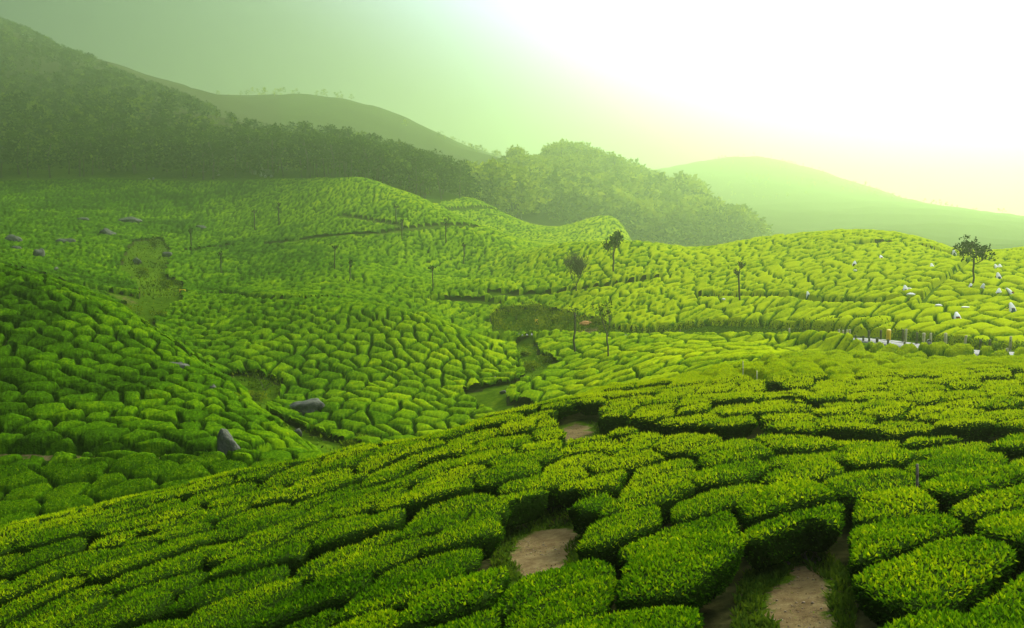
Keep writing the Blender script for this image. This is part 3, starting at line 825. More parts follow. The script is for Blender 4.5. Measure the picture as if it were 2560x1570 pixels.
for k in REG:
    m = R_ == k
    if not m.any(): continue
    bi, bj, e = cells(Xs_[m], Ys_[m], k)
    ci[m] = bi; cj[m] = bj; edge_d[m] = e; gp[m] = REG[k][4]; fls[m] = FLUSH_SHADE[k]
# soften the borders between plots
bdS = bare_dist(Xs_, Ys_)
G = ground(Xs_, Ys_)
gv_ = np.where(R_ == 0, 0.36, gp)*(0.4 + 0.9*fbm(Xs_/3.1, Ys_/3.1, 8))
rr = np.clip((edge_d - gv_*0.40)/0.27, 0, 1)
relief = np.where(R_ == 0, 0.9, np.where(R_ >= 4, np.where(R_ == 6, 0.55, 0.64), 0.68))
round_ = 0.86*np.sqrt(1 - (1-rr)**2.2) + 0.14*sst(0.2, 0.9, edge_d)
open_ = sst(0.62, 0.74, fbm(Xs_/2.3+40, Ys_/2.3, 19))          # here and there a bush is missing or low
relief = np.clip(relief + 0.35*open_, 0, 1)
prof = 1 - relief*(1 - round_)
prof = np.minimum(prof, sst(-0.05, 0.3, bdS))
hh = BUSH*(0.86 + 0.30*h01(ci, cj, 61))
lump = np.where(R_ == 0, 0.13, 0.08)*(fbm(Xs_*0.8, Ys_*0.8, 9)-0.5) + np.where(R_ == 0, 0.07, 0.035)*(vnoise(Xs_*2.3, Ys_*2.3, 12)-0.5)
leafj = (rng.random(Xs_.shape)-0.5)*0.055*(1-sst(120, 300, Ys_)*0.3)
Zs_ = G + prof*(hh + lump + leafj) - 0.10*(1-sst(0.02, 0.2, prof))
_, PYs = project(Xs_, Ys_, Zs_)
RUNs = np.minimum.accumulate(PYs, 0)
keep = (PYs < RUNs + 34 + 900/np.maximum(Ys_, 10)) | (np.abs(aa) > 0.62)
keep &= (bdS > -0.35)
# the individually built bushes take their own cells out
ids = ci*100000 + cj
nearids = np.array([a*100000 + b for a, b in NEAR], float)
isn = (R_ == 0) & (np.isin(ids, nearids) | ((Ys_ < YN - 1.2) & (np.abs(aa) < 0.64)))
keepv = keep & ~isn
q = keepv[:-1,:-1] & keepv[:-1,1:] & keepv[1:,1:] & keepv[1:,:-1]
q &= ((prof[:-1,:-1] + prof[1:,1:] + prof[1:,:-1] + prof[:-1,1:]) > 0.02)
idx = np.arange(Xs_.size).reshape(Xs_.shape)
F = np.stack([idx[:-1,:-1][q], idx[:-1,1:][q], idx[1:,1:][q], idx[1:,:-1][q]], -1)
used = np.unique(F); remap = np.zeros(Xs_.size, np.int64); remap[used] = np.arange(len(used))
patch = fbm(Xs_/5, Ys_/5, 71)
pxs = CX + FPX*aa
side_light = np.interp(pxs, [-400, 0, 400, 800, 1050, 1300, 1500, 1900, 2560], [0.27, 0.29, 0.36, 0.45, 0.55, 0.68, 0.80, 0.90, 0.98])  # tone climbs left to right: dimmer light under left cloud put into colour
side_light = side_light + 0.12*np.exp(-((pxs-950)/260)**2)*sst(230, 320, Ys_) - 0.10*(R_ == 4) - 0.04*(R_ == 2)
fls = np.where(R_ == 0, 0.58 + 0.34*sst(400, 1700, pxs), side_light + 0.08*sst(1200, 1700, pxs))
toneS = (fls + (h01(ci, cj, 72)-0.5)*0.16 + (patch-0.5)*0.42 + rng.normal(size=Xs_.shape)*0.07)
toneS = toneS - 0.14*sst(0.55, 0.7, fbm(Xs_/26, Ys_/40, 77))*((Ys_ > 140) & (pxs < 900))
toneS = np.where(R_ == 0, toneS*(0.55 + 0.45*sst(14, 30, Ys_)) + 0.15*sst(25, 50, Ys_), toneS)
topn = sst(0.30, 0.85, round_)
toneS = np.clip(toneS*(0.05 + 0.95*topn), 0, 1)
Vall = np.stack([Xs_, Ys_, Zs_], -1).reshape(-1, 3)
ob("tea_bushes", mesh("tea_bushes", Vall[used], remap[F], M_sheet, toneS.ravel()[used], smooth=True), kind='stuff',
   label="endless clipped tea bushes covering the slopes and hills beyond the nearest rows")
print("sheet quads", len(F), "rows", len(vS))
# leaves on those of them that stand on the near slope
far_o = bpy.data.objects["tea_bushes"]
def sheet_leaves(nT, sel, L0_, k_, tn_off):
    w_ = sel[:-1, :-1].ravel().astype(float)
    ids_ = np.where(w_ > 0)[0]; pick = ids_[rng.integers(len(ids_), size=nT)]
    ry, rx = np.divmod(pick, sel.shape[1]-1)
    u = rng.random((nT, 2))
    pv4 = Vall.reshape(*Xs_.shape, 3)
    print("card pool", len(ids_))
    p = (pv4[ry, rx]*((1-u[:, :1])*(1-u[:, 1:])) + pv4[ry, rx+1]*(u[:, :1]*(1-u[:, 1:])) + pv4[ry+1, rx]*((1-u[:, :1])*u[:, 1:]) + pv4[ry+1, rx+1]*(u[:, :1]*u[:, 1:]))
    n = nT; L_ = (L0_ + k_*p[:, 1])*(0.65+0.7*rng.random(n))
    d = unit(rng.normal(size=(n, 3))*0.7 + [0, -0.1, 0.75])
    w = unit(np.cross(d, rng.normal(size=(n, 3))*0.6 + [0, -0.6, 0.6]))
    mb = MB(); mb.tcards(p - d*(L_*0.3)[:, None], d, w, L_, L_*0.5, np.clip(toneS[ry, rx] + tn_off + rng.normal(size=n)*0.15, 0, 1))
    return mb
q2 = np.zeros(Xs_.shape, bool); q2[:-1, :-1] = q
mbl = sheet_leaves(130000, q2 & (R_ == 0) & (np.abs(aa) < 0.61) & (PYs < RUNs + 12) & (round_ > 0.55), 0.05, 0.0018, -0.02)
mbl2 = sheet_leaves(26000, q2 & (R_ == 1) & (np.abs(aa) < 0.61) & (PYs < RUNs + 12) & (topn > 0.4), 0.05, 0.0016, 0.0)
for k in range(len(mbl2.v)): mbl.add(mbl2.v[k], mbl2.f3[k], mbl2.t[k])
mbl3 = sheet_leaves(36000, q2 & (R_ == 0) & (np.abs(aa) >= 0.60) & (np.abs(aa) < 0.80) & (Ys_ > 8) & (Ys_ < 40), 0.07, 0.0026, 0.0)
for k in range(len(mbl3.v)): mbl.add(mbl3.v[k], mbl3.f3[k] - mbl3.f3[k].min(), mbl3.t[k])
ob("leaves", mbl.build("leaves", M_leaf), far_o, kind='stuff')
#@PART3
def gz(x, y): return float(ground(np.array([x]), np.array([y]))[0])
def at_px(px, py, y0, y1, off=BUSH*0.5):
    x, y = hit(px, py, y0, y1, off); return x, y, gz(x, y)

# ------------------------------------------------------------------ trees of the far forest
def tree_mesh(seed, h, kind, ncl, nlf, ls):
    """returns trunk MB and crown MB of a slender hill tree; kind 0 = eucalyptus with clumped crown, 1 = bushier"""
    r_ = np.random.default_rng(seed)
    tb, cb = MB(), MB()
    top_ = np.array([r_.normal()*0.05*h, r_.normal()*0.05*h, h*0.86])
    mid_ = np.array([r_.normal()*0.03*h, r_.normal()*0.03*h, h*0.45])
    tr = np.array([[0, 0, -0.6], mid_*0.5, mid_, (mid_+top_)/2, top_])
    tb.tube(tr, np.array([0.020, 0.016, 0.013, 0.009, 0.004])*h, 5)
    for c in range(ncl):
        f = 0.42 + 0.55*(c/(ncl-1)) if kind == 0 else 0.22 + 0.72*(c/(ncl-1))
        rad = h*(0.20*(1.15-f) + 0.05) if kind == 0 else h*0.26*math.sin(PI*min(max(f, .12), .93))
        ang = c*2.4 + r_.random(); q = r_.random()**0.5 if c < ncl-2 else 0.2
        trp = np.array([np.interp(f*h, tr[:, 2], tr[:, k]) for k in (0, 1)] + [min(f*h, h*0.86)])
        ce = trp + np.array([math.cos(ang)*rad*q*1.3, math.sin(ang)*rad*q*1.3, h*0.05])
        base = trp*[1, 1, 0.86]
        tb.tube([base, (base+ce)/2 + [0, 0, -0.01*h], ce], np.array([0.007, 0.005, 0.002])*h, 3, cap=False)
        cr_ = h*(0.070 + 0.045*r_.random())
        m = nlf
        u = unit(r_.normal(size=(m, 3))); rr_ = (0.35 + 0.65*r_.random(m)**0.6)[:, None]
        pp = ce + u*rr_*[cr_*1.25, cr_*1.25, cr_*0.72]
        d_ = unit(r_.normal(size=(m, 3)) + u*0.4); w_ = unit(np.cross(d_, r_.normal(size=(m, 3))))
        l_ = ls*(0.6+0.8*r_.random(m))
        cb.cards(pp, d_, w_, l_, l_*0.62, np.clip(0.42 + 0.22*r_.normal()*0.6 + 0.14*r_.normal(size=m), 0, 1))
    return tb, cb
VAR = []
for v in range(9):
    kind = 0 if v % 3 else 1
    tb, cb = tree_mesh(100+v, 15.0, kind, 9 + v % 3, 34, 0.85)
    VAR.append((tb.build("trunk", M_bark, True), cb.build("crown", M_tree), cb.build("crown", M_tree_hazelit)))
LOW = []
for v in range(8):
    tb, cb = tree_mesh(300+v, 13.0, v % 2, 7, 10, 1.6)
    LOW.append((tb, cb))
for v in range(6):
    LOW.append(tree_mesh(340+v, 13.0, v % 2, 7, 12, 1.35))
cand = []
def forest_scatter(n, a0, a1, ylo, yhi, dens_fn):
    aa_ = a0 + (a1-a0)*rng.random(n)
    Yc = ylo + (yhi-ylo)*rng.random(n)**1.2; Xc = aa_*Yc
    px, py = project(Xc, Yc, top0(Xc, Yc))
    ok = dens_fn(px, Yc, Xc)
    return Xc[ok], Yc[ok], px[ok]
hz_run = None
def visible(Xc, Yc, lift):
    a = Xc/Yc; v = np.log(Yc)
    out = np.zeros(len(Xc), bool)
    z = top0(Xc, Yc) + lift
    _, py = project(Xc, Yc, z)
    fa = np.clip(((a+0.6)/1.2*80).round().astype(int), 0, 80)
    fv = np.clip(np.searchsorted(vF2, v)-1, 0, len(vF2)-1)
    return py < RUN2[fv, fa] + 6
vF2 = np.linspace(math.log(6.0), math.log(2400.0), 900)
VV2, AA2 = np.meshgrid(vF2, np.linspace(-0.6, 0.6, 81), indexing='ij')
Y2 = np.exp(VV2); _, PY2 = project(Y2*AA2, Y2, top0(Y2*AA2, Y2)); RUN2 = np.minimum.accumulate(PY2, 0)
# left mountain forest
def dleft(px, Y, X):
    e = forest_edge(px)
    near = np.exp(-((Y-e)/40)**2)
    pn = fbm(X/55, Y/80, 401)
    dens = 0.55 + 0.45*near - 0.45*(pn > 0.62)*(Y > e+50)
    dens = dens*np.where((px > 1180) & (px < 1560), 1.0, 1.0)
    return (Y > e+3) & (rng.random(len(px)) < dens) & (px < 1250) & ~((px > 540) & (Y > 540))
xa, ya, pa_ = forest_scatter(8500, -0.66, 0.06, 340, 1000, dleft)
def dright(px, Y, X):
    return (px > 1150) & (px < 1980) & (Y > 470 + 110*sst(1200, 1400, px)) & (rng.random(len(px)) < 0.9)
xb, yb, pb_ = forest_scatter(6500, -0.10, 0.34, 440, 900, dright)
# scattered trees on the bare far hill and distant ridges
def dfar(px, Y, X):
    e = (px > 540) & (px < 1300) & (Y > 820) & (fbm(X/70, Y/70, 33) > 0.56)
    f = (px > 1780) & (Y > 1100) & (fbm(X/90, Y/60, 35) > 0.5)
    return (e | f)
xc_, yc_, pc_ = forest_scatter(2000, -0.34, 0.66, 800, 2200, dfar)
X_ = np.concatenate([xa, xb, xc_]); Y_ = np.concatenate([ya, yb, yc_]); K_ = np.concatenate([np.zeros(len(xa)), np.ones(len(xb)), np.full(len(xc_), 2)])
H_ = np.where(K_ == 0, 11 + 7*rng.random(len(X_)), np.where(K_ == 1, 21 + 12*rng.random(len(X_)), 5+4*rng.random(len(X_))))
H_ = np.where((K_ == 0) & (Y_ > 480), H_*0.8, H_)
_, pt1 = project(X_, Y_, top0(X_, Y_)); pxq, _ = project(X_, Y_, top0(X_, Y_)); 
sil1 = np.interp(pxq, [1100,1180,1240,1290,1340,1420,1500,1560,1600,1640,1700,1780,1850,1900,1960], [470,408,385,368,364,350,368,408,404,418,440,478,525,562,600])
sil1 = sil1 + 6 + 44*(vnoise(pxq/30, pxq*0, 91)-0.5) + 18*(vnoise(pxq/11, pxq*0, 92)-0.5)
cull_ = (K_ == 1) & (Y_ > 690) & (rng.random(len(X_)) > 0.22)
sil0 = np.interp(pxq, [-200,0,80,150,220,350,450,570,640,700,740,900,960,1040,1100,1150,1185,1200], [-200,40,70,108,130,190,226,276,298,312,302,304,338,345,378,398,460,520])
H_ = np.where((K_ == 1) & (Y_ > 660), np.clip((pt1-sil1)/FPX*Y_, 0, H_*1.15)*(0.80+0.2*rng.random(len(X_))), H_)
H_ = np.where(K_ == 1, np.minimum(H_, np.maximum(pt1-sil1-2, 0)/FPX*Y_), H_)
H_ = np.where(K_ == 0, np.minimum(H_, np.maximum(pt1-sil0, 0)/FPX*Y_*(0.8+0.25*rng.random(len(X_)))), H_)
hk = (H_ > 4.0) & ~cull_
X_, Y_, K_, H_ = X_[hk], Y_[hk], K_[hk], H_[hk]
vis = visible(X_, Y_, H_)
X_, Y_, K_, H_ = X_[vis], Y_[vis], K_[vis], H_[vis]
G_ = ground(X_, Y_)
pxx, pyy = project(X_, Y_, G_)
pxt, pyt = project(X_, Y_, G_+H_)
print("forest trees", len(X_))
# the ones that show largest: near edge rows and those whose heads stand against the sky
fi = np.clip(((X_/Y_+0.6)/1.2*80).round().astype(int), 0, 80)
sky_ = pyt < RUN2[-1, fi] - 8
show = H_/Y_*(1 + 0.7*((sky_) & (K_ < 2))) * (np.abs(X_/Y_) < 0.6) * (pyy < 600)
rank = np.concatenate([np.argsort(-show*(K_ == 0))[:160], np.argsort(-show*(K_ == 1))[:120]])
big = np.zeros(len(X_), bool); big[rank] = True
def side(px): return "far left" if px < 350 else "left" if px < 800 else "middle" if px < 1250 else "right"
FR = []; FRO = []
for n in rank:
    k = int(K_[n]); v = int(rng.integers(len(VAR)))
    if k == 0:
        if sky_[n]: lb, g = "dark forest tree whose head stands against the mist on the sloping skyline", "forest trees along the misty mountain skyline"
        elif Y_[n] < forest_edge(pxx[n]) + 30 and pxx[n] > 640: lb, g = "tall dark tree in the front row of the forest behind the round tea hill", "front row of forest trees behind the round tea hill"
        else: lb, g = "dark tree at the foot of the forested mountain above the valley tea fields", "forest trees at the foot of the mountain"
    else:
        if sky_[n]: lb, g = "pale tall tree with rounded clumped head on the wooded ridge's skyline", "rounded treetops along the bright wooded ridge"
        else: lb, g = "hazy green tree on the face of the bright wooded ridge", "trees covering the bright wooded ridge"
    if 'front row' in lb: FR.append(n); lb = ('FR', n)
    o = ob("forest_tree", None, loc=(X_[n], Y_[n], G_[n]), label=lb if isinstance(lb, str) else '', category="tree", group=g)
    if not isinstance(lb, str): FRO.append((pxx[n], o))
    s_ = H_[n]/15.0; wd = 1.0 + 0.35*rng.random()
    o.scale = (s_*wd, s_*wd, s_); o.rotation_euler = (0, 0, 6.28*rng.random())
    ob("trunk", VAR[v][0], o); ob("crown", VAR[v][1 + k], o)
def nth(k): return str(k) + ('th' if 10 <= k % 100 <= 20 else {1: 'st', 2: 'nd', 3: 'rd'}.get(k % 10, 'th'))
for r_, (_, o) in enumerate(sorted(FRO, key=lambda q: q[0])):
    o['label'] = f"tall dark tree, {nth(r_+1)} from left in the forest's front row behind the round hill"
fb = {0: [[], [], [], []], 1: [[], [], [], []]}
vs_, f4_, tn_, off, mi_ = [], [], [], 0, []
for n in np.where(~big)[0]:
    v = int(rng.integers(8)) if Y_[n] > 520 else 8 + int(rng.integers(6)); s_ = H_[n]/13.0; an = 6.28*rng.random(); wd = s_*(1.0+0.4*rng.random())
    co, si = math.cos(an)*wd, math.sin(an)*wd
    tdl = 0.24*rng.normal()
    for mbx in LOW[v][1:]:
        Vv = np.concatenate(mbx.v)
        vs_.append(np.stack([Vv[:,0]*co - Vv[:,1]*si + X_[n], Vv[:,0]*si + Vv[:,1]*co + Y_[n], Vv[:,2]*s_ + G_[n]], 1))
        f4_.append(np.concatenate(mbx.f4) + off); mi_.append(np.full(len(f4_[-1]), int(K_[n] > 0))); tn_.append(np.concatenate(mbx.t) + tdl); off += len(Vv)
fm = mesh("forest", np.concatenate(vs_), np.concatenate(f4_), [M_tree, M_tree_hazelit], np.clip(np.concatenate(tn_), 0, 1), mi=np.concatenate(mi_))
ob("forest", fm, kind='stuff', label="dense misty forest covering the mountain and the wooded ridge")
print("forest quads", sum(len(f) for f in f4_))

# ------------------------------------------------------------------ the single trees among the tea
def tree_skeleton(rs, h, trunk_f, spread, up, levels, nb, r0, lean=(0, 0)):
    """branches as (points, radii) lists, tips returned for the leaves"""
    br = []; tips = []
    th = h*trunk_f
    p0 = np.array([0, 0, -0.4]); pts = [p0]
    for k in range(1, 6):
        f = k/5
        pts.append(np.array([lean[0]*f*h + rs.normal()*0.008*h, lean[1]*f*h + rs.normal()*0.008*h, th*f]))
    rad = np.linspace(r0, r0*0.62, 6)
    br.append((pts, rad))
    def grow(p, d, L, r, lv):
        pts = [p]; q = p.copy(); dd = d.copy()
        for k in range(4):
            dd = unit(dd + rs.normal(size=3)*0.16 + np.array([0, 0, up*0.12])); q = q + dd*L/4; pts.append(q.copy())
        br.append((pts, np.linspace(r, r*0.5, 5)))
        if lv == 0: tips.extend(pts[2:]); return
        for k in range(nb[lv % len(nb)]):
            i = rs.integers(2, 5)
            nd = unit(dd + rs.normal(size=3)*spread*0.9 + [0, 0, up*0.3])
            grow(pts[i], nd, L*(0.55+0.25*rs.random()), r*0.5, lv-1)
    n0 = nb[-1]
    for k in range(n0):
        an = 2*PI*k/n0 + rs.random()*0.8
        d = unit(np.array([math.cos(an)*spread, math.sin(an)*spread, up]))
        i = 5 if k < max(2, n0//2) else rs.integers(4, 6)
        grow(pts_at(br[0][0], i), d, h*(1-trunk_f)*0.62, r0*0.5, levels)
    return br, tips
def pts_at(l, i): return np.array(l[i], float)
def single_tree(px, py, ptop, y0, y1, label, name, trunk_f=0.6, spread=0.7, up=0.9, levels=2, nb=(2, 3, 4), r=0.016, leaves=0, lsize=0.3, seed=0, group=None, tone=0.3, leanx=0.0, bark=None):
    x, y, z = at_px(px, py, y0, y1, 0.0)
    h = (py - ptop)/FPX*math.hypot(y, z)*1.0 + BUSH*0.9
    rs = np.random.default_rng(seed)
    br, tips = tree_skeleton(rs, h, trunk_f, spread, up, levels, nb, r*h, (leanx, 0))
    # keep the drawn height
    zm = max(p[2] for b in br for p in b[0]); sc = h/zm
    o = ob(name, None, loc=(x, y, z), label=label, category="tree", group=group)
    tb = MB(); tb.tube(br[0][0], np.maximum(br[0][1], (0.0006 if group else 0.0011)*y), 7)
    me = tb.build("trunk", bark or M_bark, True); t_ = ob("trunk", me, o)
    bb = MB()
    for pts, rad in br[1:]:
        bb.tube(pts, np.maximum(rad, 0.010 + y*(0.00008 if levels >= 3 else 0.00020)), 4, cap=False)
    ob("branches", bb.build("branches", bark or M_bark, True), o, kind='stuff')
    if leaves:
        tp = np.array(tips); m = leaves
        c = tp[rs.integers(len(tp), size=m)] + rs.normal(size=(m, 3))*h*0.022
        d_ = unit(rs.normal(size=(m, 3))); w_ = unit(np.cross(d_, rs.normal(size=(m, 3))))
        l_ = lsize*(0.6+0.8*rs.random(m))
        cb = MB(); cb.cards(c, d_, w_, l_, l_*0.6, np.clip(tone+0.15*rs.normal(size=m), 0, 1))
        ob("crown", cb.build("crown", M_tree), o, kind='stuff')
    o.scale = (sc, sc, sc)
    return o
single_tree(1440, 728, 622, 128, 190, "bare tree with a round dome of fine twigs above the scrubby bank", "bare_tree", 0.30, 0.55, 1.0, 3, (5, 4, 4, 7), 0.010, 260, 0.20, 1, tone=0.9)
single_tree(1533, 678, 578, 140, 200, "slim tree with one small leafy head standing on the sunny hill crest", "slim_tree", 0.60, 0.55, 0.8, 2, (3, 3, 5), 0.013, 900, 0.42, 2, tone=0.25)
single_tree(1847, 750, 650, 100, 160, "thin straight pollarded tree with a tiny twiggy top on the sunny hill", "pollarded_tree", 0.80, 0.55, 0.9, 2, (3, 3, 5), 0.012, 60, 0.25, 3, tone=0.5)
single_tree(2433, 708, 590, 90, 150, "dark tree with a forked leafy head above the tea pickers", "forked_tree", 0.64, 1.0, 0.62, 2, (3, 3, 6), 0.017, 620, 0.34, 4, tone=0.05)
single_tree(1523, 888, 742, 72, 112, "tall forked bare tree rising from the rows below the road", "forked_bare_tree", 0.50, 0.60, 0.9, 3, (2, 3, 3), 0.012, 140, 0.24, 5, leanx=-0.05, tone=0.3)
single_tree(1436, 878, 768, 76, 115, "thin bare tree beside the tall forked one below the road", "thin_bare_tree", 0.86, 0.5, 0.9, 1, (2, 3), 0.010, 40, 0.2, 6, tone=0.3)
for n, (px, py, pt_, y0, y1, lb) in enumerate([
    (1082, 727, 662, 140, 260, "thin pollarded tree above the left edge of the sunny hill"),
    (1115, 604, 545, 190, 330, "thin pollarded tree on the dark path across the round hill"),
    (1160, 655, 608, 150, 300, "thin pollarded tree on the right flank of the round hill"),
    (1005, 596, 548, 190, 330, "thin pollarded tree standing just below the path across the round hill"),
    (990, 552, 513, 230, 330, "small thin tree above the path across the round hill"),
    (837, 672, 612, 140, 300, "thin pollarded tree on the middle slope left of the round hill"),
    (875, 700, 650, 130, 280, "short thin tree on the middle slope just above the centre knoll"),
    (697, 556, 506, 200, 340, "faint thin tree on the upper left slope near the hill shoulder"),
    (637, 572, 522, 200, 340, "faint thin tree left of the hill shoulder on the upper slope"),
    (553, 682, 628, 140, 300, "thin tree on the slope above the valley bottom's yellow sign"),
    (478, 612, 570, 170, 340, "small dark thin tree beside the scrubby gully")]):
    single_tree(px, py, pt_, y0, y1, lb, "pollarded_tree", 0.80, 0.55, 0.8, 1, (3, 4), 0.011, 40, 0.35, 20+n, tone=0.3, group="thin pollarded trees scattered over the tea slopes")

# ------------------------------------------------------------------ shrubs and scrub
def shrub(px, py, wpx, hpx, y0, y1, label, tone=0.4, seed=0, group=None, nl=420, ls=0.30):
    x, y, z = at_px(px, py, y0, y1, BUSH)
    w, h = wpx/FPX*y, hpx/FPX*y
    rs = np.random.default_rng(seed+900)
    o = ob("shrub", None, loc=(x, y, z), label=label, category="shrub", group=group)
    cb = MB(); sb = MB(); nc = 7
    for c in range(nc):
        ce = np.array([(rs.random()-.5)*w*0.62, (rs.random()-.5)*w*0.5, h*(0.30+0.28*rs.random())])
        m = nl//nc; u = unit(rs.normal(size=(m, 3))); pp = ce + u*(0.4+0.6*rs.random((m, 1))**0.5)*[w*0.21, w*0.21, h*0.30]
        pp[:, 2] = np.abs(pp[:, 2])
        d_ = unit(rs.normal(size=(m, 3)) + u*0.5 + [0, 0, 0.3]); w_ = unit(np.cross(d_, rs.normal(size=(m, 3)))); l_ = ls*(0.6+0.8*rs.random(m))
        cb.cards(pp, d_, w_, l_, l_*0.5, np.clip(tone + 0.15 + 0.14*rs.normal() + 0.18*rs.normal(size=m), 0, 1))
        sb = MB(); sb.tube([[0, 0, -0.1], ce*0.5 + rs.normal(size=3)*0.05, ce], [0.04, 0.03, 0.012], 4)
        if c < 3: ob("stem", sb.build("stem", M_bark), o)
    ob("foliage", cb.build("foliage", M_scrub), o, kind='stuff')
SH = [
 (330,790,60,40,80,150,"rounded bright shrub at the top of the green gully",0.6), (395,800,50,30,80,150,"low shrub right of the rounded one at the gully top",0.45),
 (660,975,110,55,70,110,"broad dark scrub mass between the left hill and centre knoll",0.25), (640,1000,60,30,70,110,"small yellowish shrub at the foot of the dark scrub",0.7),
 (590,1010,50,30,60,110,"shrub at the lower edge of the left hill by the gully",0.5), (915,1112,60,38,60,90,"dark green shrub at the valley bottom below the centre knoll",0.3),
 (870,1118,50,22,55,90,"low dark shrub left of the valley bottom shrub",0.35), (700,1090,40,22,55,80,"low shrub beside the small round boulder",0.5),
 (385,622,34,34,170,330,"dark bushy shrub in the upper gully",0.2), (350,690,60,30,140,300,"grey green scrub clump in the upper gully",0.35),
 (420,720,60,26,130,300,"scrub clump low in the upper gully",0.4), (1335,925,60,30,75,120,"pale scrub filling the grassy gully bend",0.6),
 (1365,905,50,22,75,120,"low pale scrub on the right of the gully bend",0.65), (1248,806,50,30,118,165,"dark shrub at the left end of the scrubby bank",0.4), (1290,800,60,36,118,165,"tall dark green shrub left of the yellow arrow sign",0.35), (1378,803,64,34,118,165,"broad shrub right of the yellow arrow sign",0.45),
 (1420,808,50,30,118,165,"shrub between the two thin bare trees above the road",0.5), (1498,812,46,24,115,150,"yellowish shrub right of the bare orange earth",0.65), (1340,780,60,30,125,170,"olive shrub on the upper edge of the scrubby bank",0.5), (1270,778,50,24,125,170,"upper left shrub of the scrubby bank",0.45),
 (1310,890,30,16,80,125,"small scrub beside the centre knoll's edge",0.55)]
for n, (px, py, w, h, y0, y1, lb, tn) in enumerate(SH): shrub(px, py, w, h, y0, y1, lb, tn, n, ls=0.12+0.0009*(y0+y1)/2)
# rough bank growth above the road: nobody could count it
mb = MB()
bx, by_ = [], []
pl = ROADS
m = 5200
kk = rng.integers(0, len(pl)-1, m); tq = rng.random(m)
base = pl[kk, :2]*(1-tq[:, None]) + pl[kk+1, :2]*tq[:, None]
dirn = unit(pl[kk+1, :2]-pl[kk, :2]); nrm = np.stack([-dirn[:, 1], dirn[:, 0]], -1)
bpx = CX + FPX*base[:, 0]/base[:, 1]
offm = np.where(bpx < 2150, 3.4 + 2.4*rng.random(m), 2.6 + 1.4*rng.random(m))
pb = base + nrm*offm[:, None]
keep_ = (pb[:, 1] < 150)
pb = pb[keep_]; m = len(pb)
zb = ground(pb[:, 0], pb[:, 1]); hb = 0.75*rng.random(m)
pp = np.stack([pb[:, 0], pb[:, 1], zb + hb], -1)
d_ = unit(rng.normal(size=(m, 3))*0.7 + [0, 0, 0.7]); w_ = unit(np.cross(d_, rng.normal(size=(m, 3)))); l_ = 0.16+0.18*rng.random(m)
mb.cards(pp, d_, w_, l_, l_*0.4, np.clip(0.38 + 0.2*rng.normal(size=m), 0, 1))
# plus scrub in the side valley behind the road and the gullies
def scatter_poly(poly, y0, y1, n, hmax, tone, off=BUSH, size=0.3):
    poly = np.array(poly, float); lo, hi = poly.min(0), poly.max(0)
    q = lo + (hi-lo)*rng.random((n*2, 2)); q = q[inpoly(q[:, 0], q[:, 1], poly)][:n]
    P_ = []
    lx = np.linspace(lo[0], hi[0], 14); ly = np.linspace(lo[1], hi[1], 10)
    T_ = np.array([[hit(a, b, y0, y1, off) for a in lx] for b in ly])
    fx = (q[:, 0]-lo[0])/(hi[0]-lo[0])*13; fy = (q[:, 1]-lo[1])/(hi[1]-lo[1])*9
    ix = np.clip(fx.astype(int), 0, 12); iy = np.clip(fy.astype(int), 0, 8); tx = (fx-ix)[:, None]; ty = (fy-iy)[:, None]
    XY = T_[iy, ix]*(1-tx)*(1-ty) + T_[iy, ix+1]*tx*(1-ty) + T_[iy+1, ix]*(1-tx)*ty + T_[iy+1, ix+1]*tx*ty
    k = bare_dist(XY[:, 0], XY[:, 1]) < 0.4; XY = XY[k]
    cl = sst(0.35, 0.7, fbm(XY[:, 0]/2.2, XY[:, 1]/2.2, 55)); XY = XY[cl > 0.15]; cl = cl[cl > 0.15]; n = len(XY)
    z = ground(XY[:, 0], XY[:, 1]) + hmax*rng.random(n)*cl
    d_ = unit(rng.normal(size=(n, 3))*0.7 + [0, 0, 0.8]); w_ = unit(np.cross(d_, rng.normal(size=(n, 3)))); l_ = size*(0.6+0.8*rng.random(n))
    mb.cards(np.stack([XY[:, 0], XY[:, 1], z], -1), d_, w_, l_, l_*0.4, np.clip(tone + 0.7*(cl-0.6) + 0.2*rng.normal(size=n), 0, 1))
scatter_poly([(1228,792),(1250,772),(1340,762),(1440,780),(1500,800),(1540,832),(1228,832)], 118, 165, 3800, 1.7, 0.85, size=0.5)
scatter_poly(IMG_BARE[1][0], 56, 150, 5200, 0.9, 0.45, size=0.3)
scatter_poly(IMG_BARE[2][0], 125, 300, 2200, 1.0, 0.25, size=0.5)
scatter_poly([(1195,958),(1313,928),(1300,880),(1290,840),(1340,840),(1390,900),(1340,945),(1268,966)], 75, 122, 1800, 0.5, 0.6, size=0.22)
ob("undergrowth", mb.build("undergrowth", M_scrub), kind='stuff', label="rough scrub and weeds on the road bank and in the gullies")
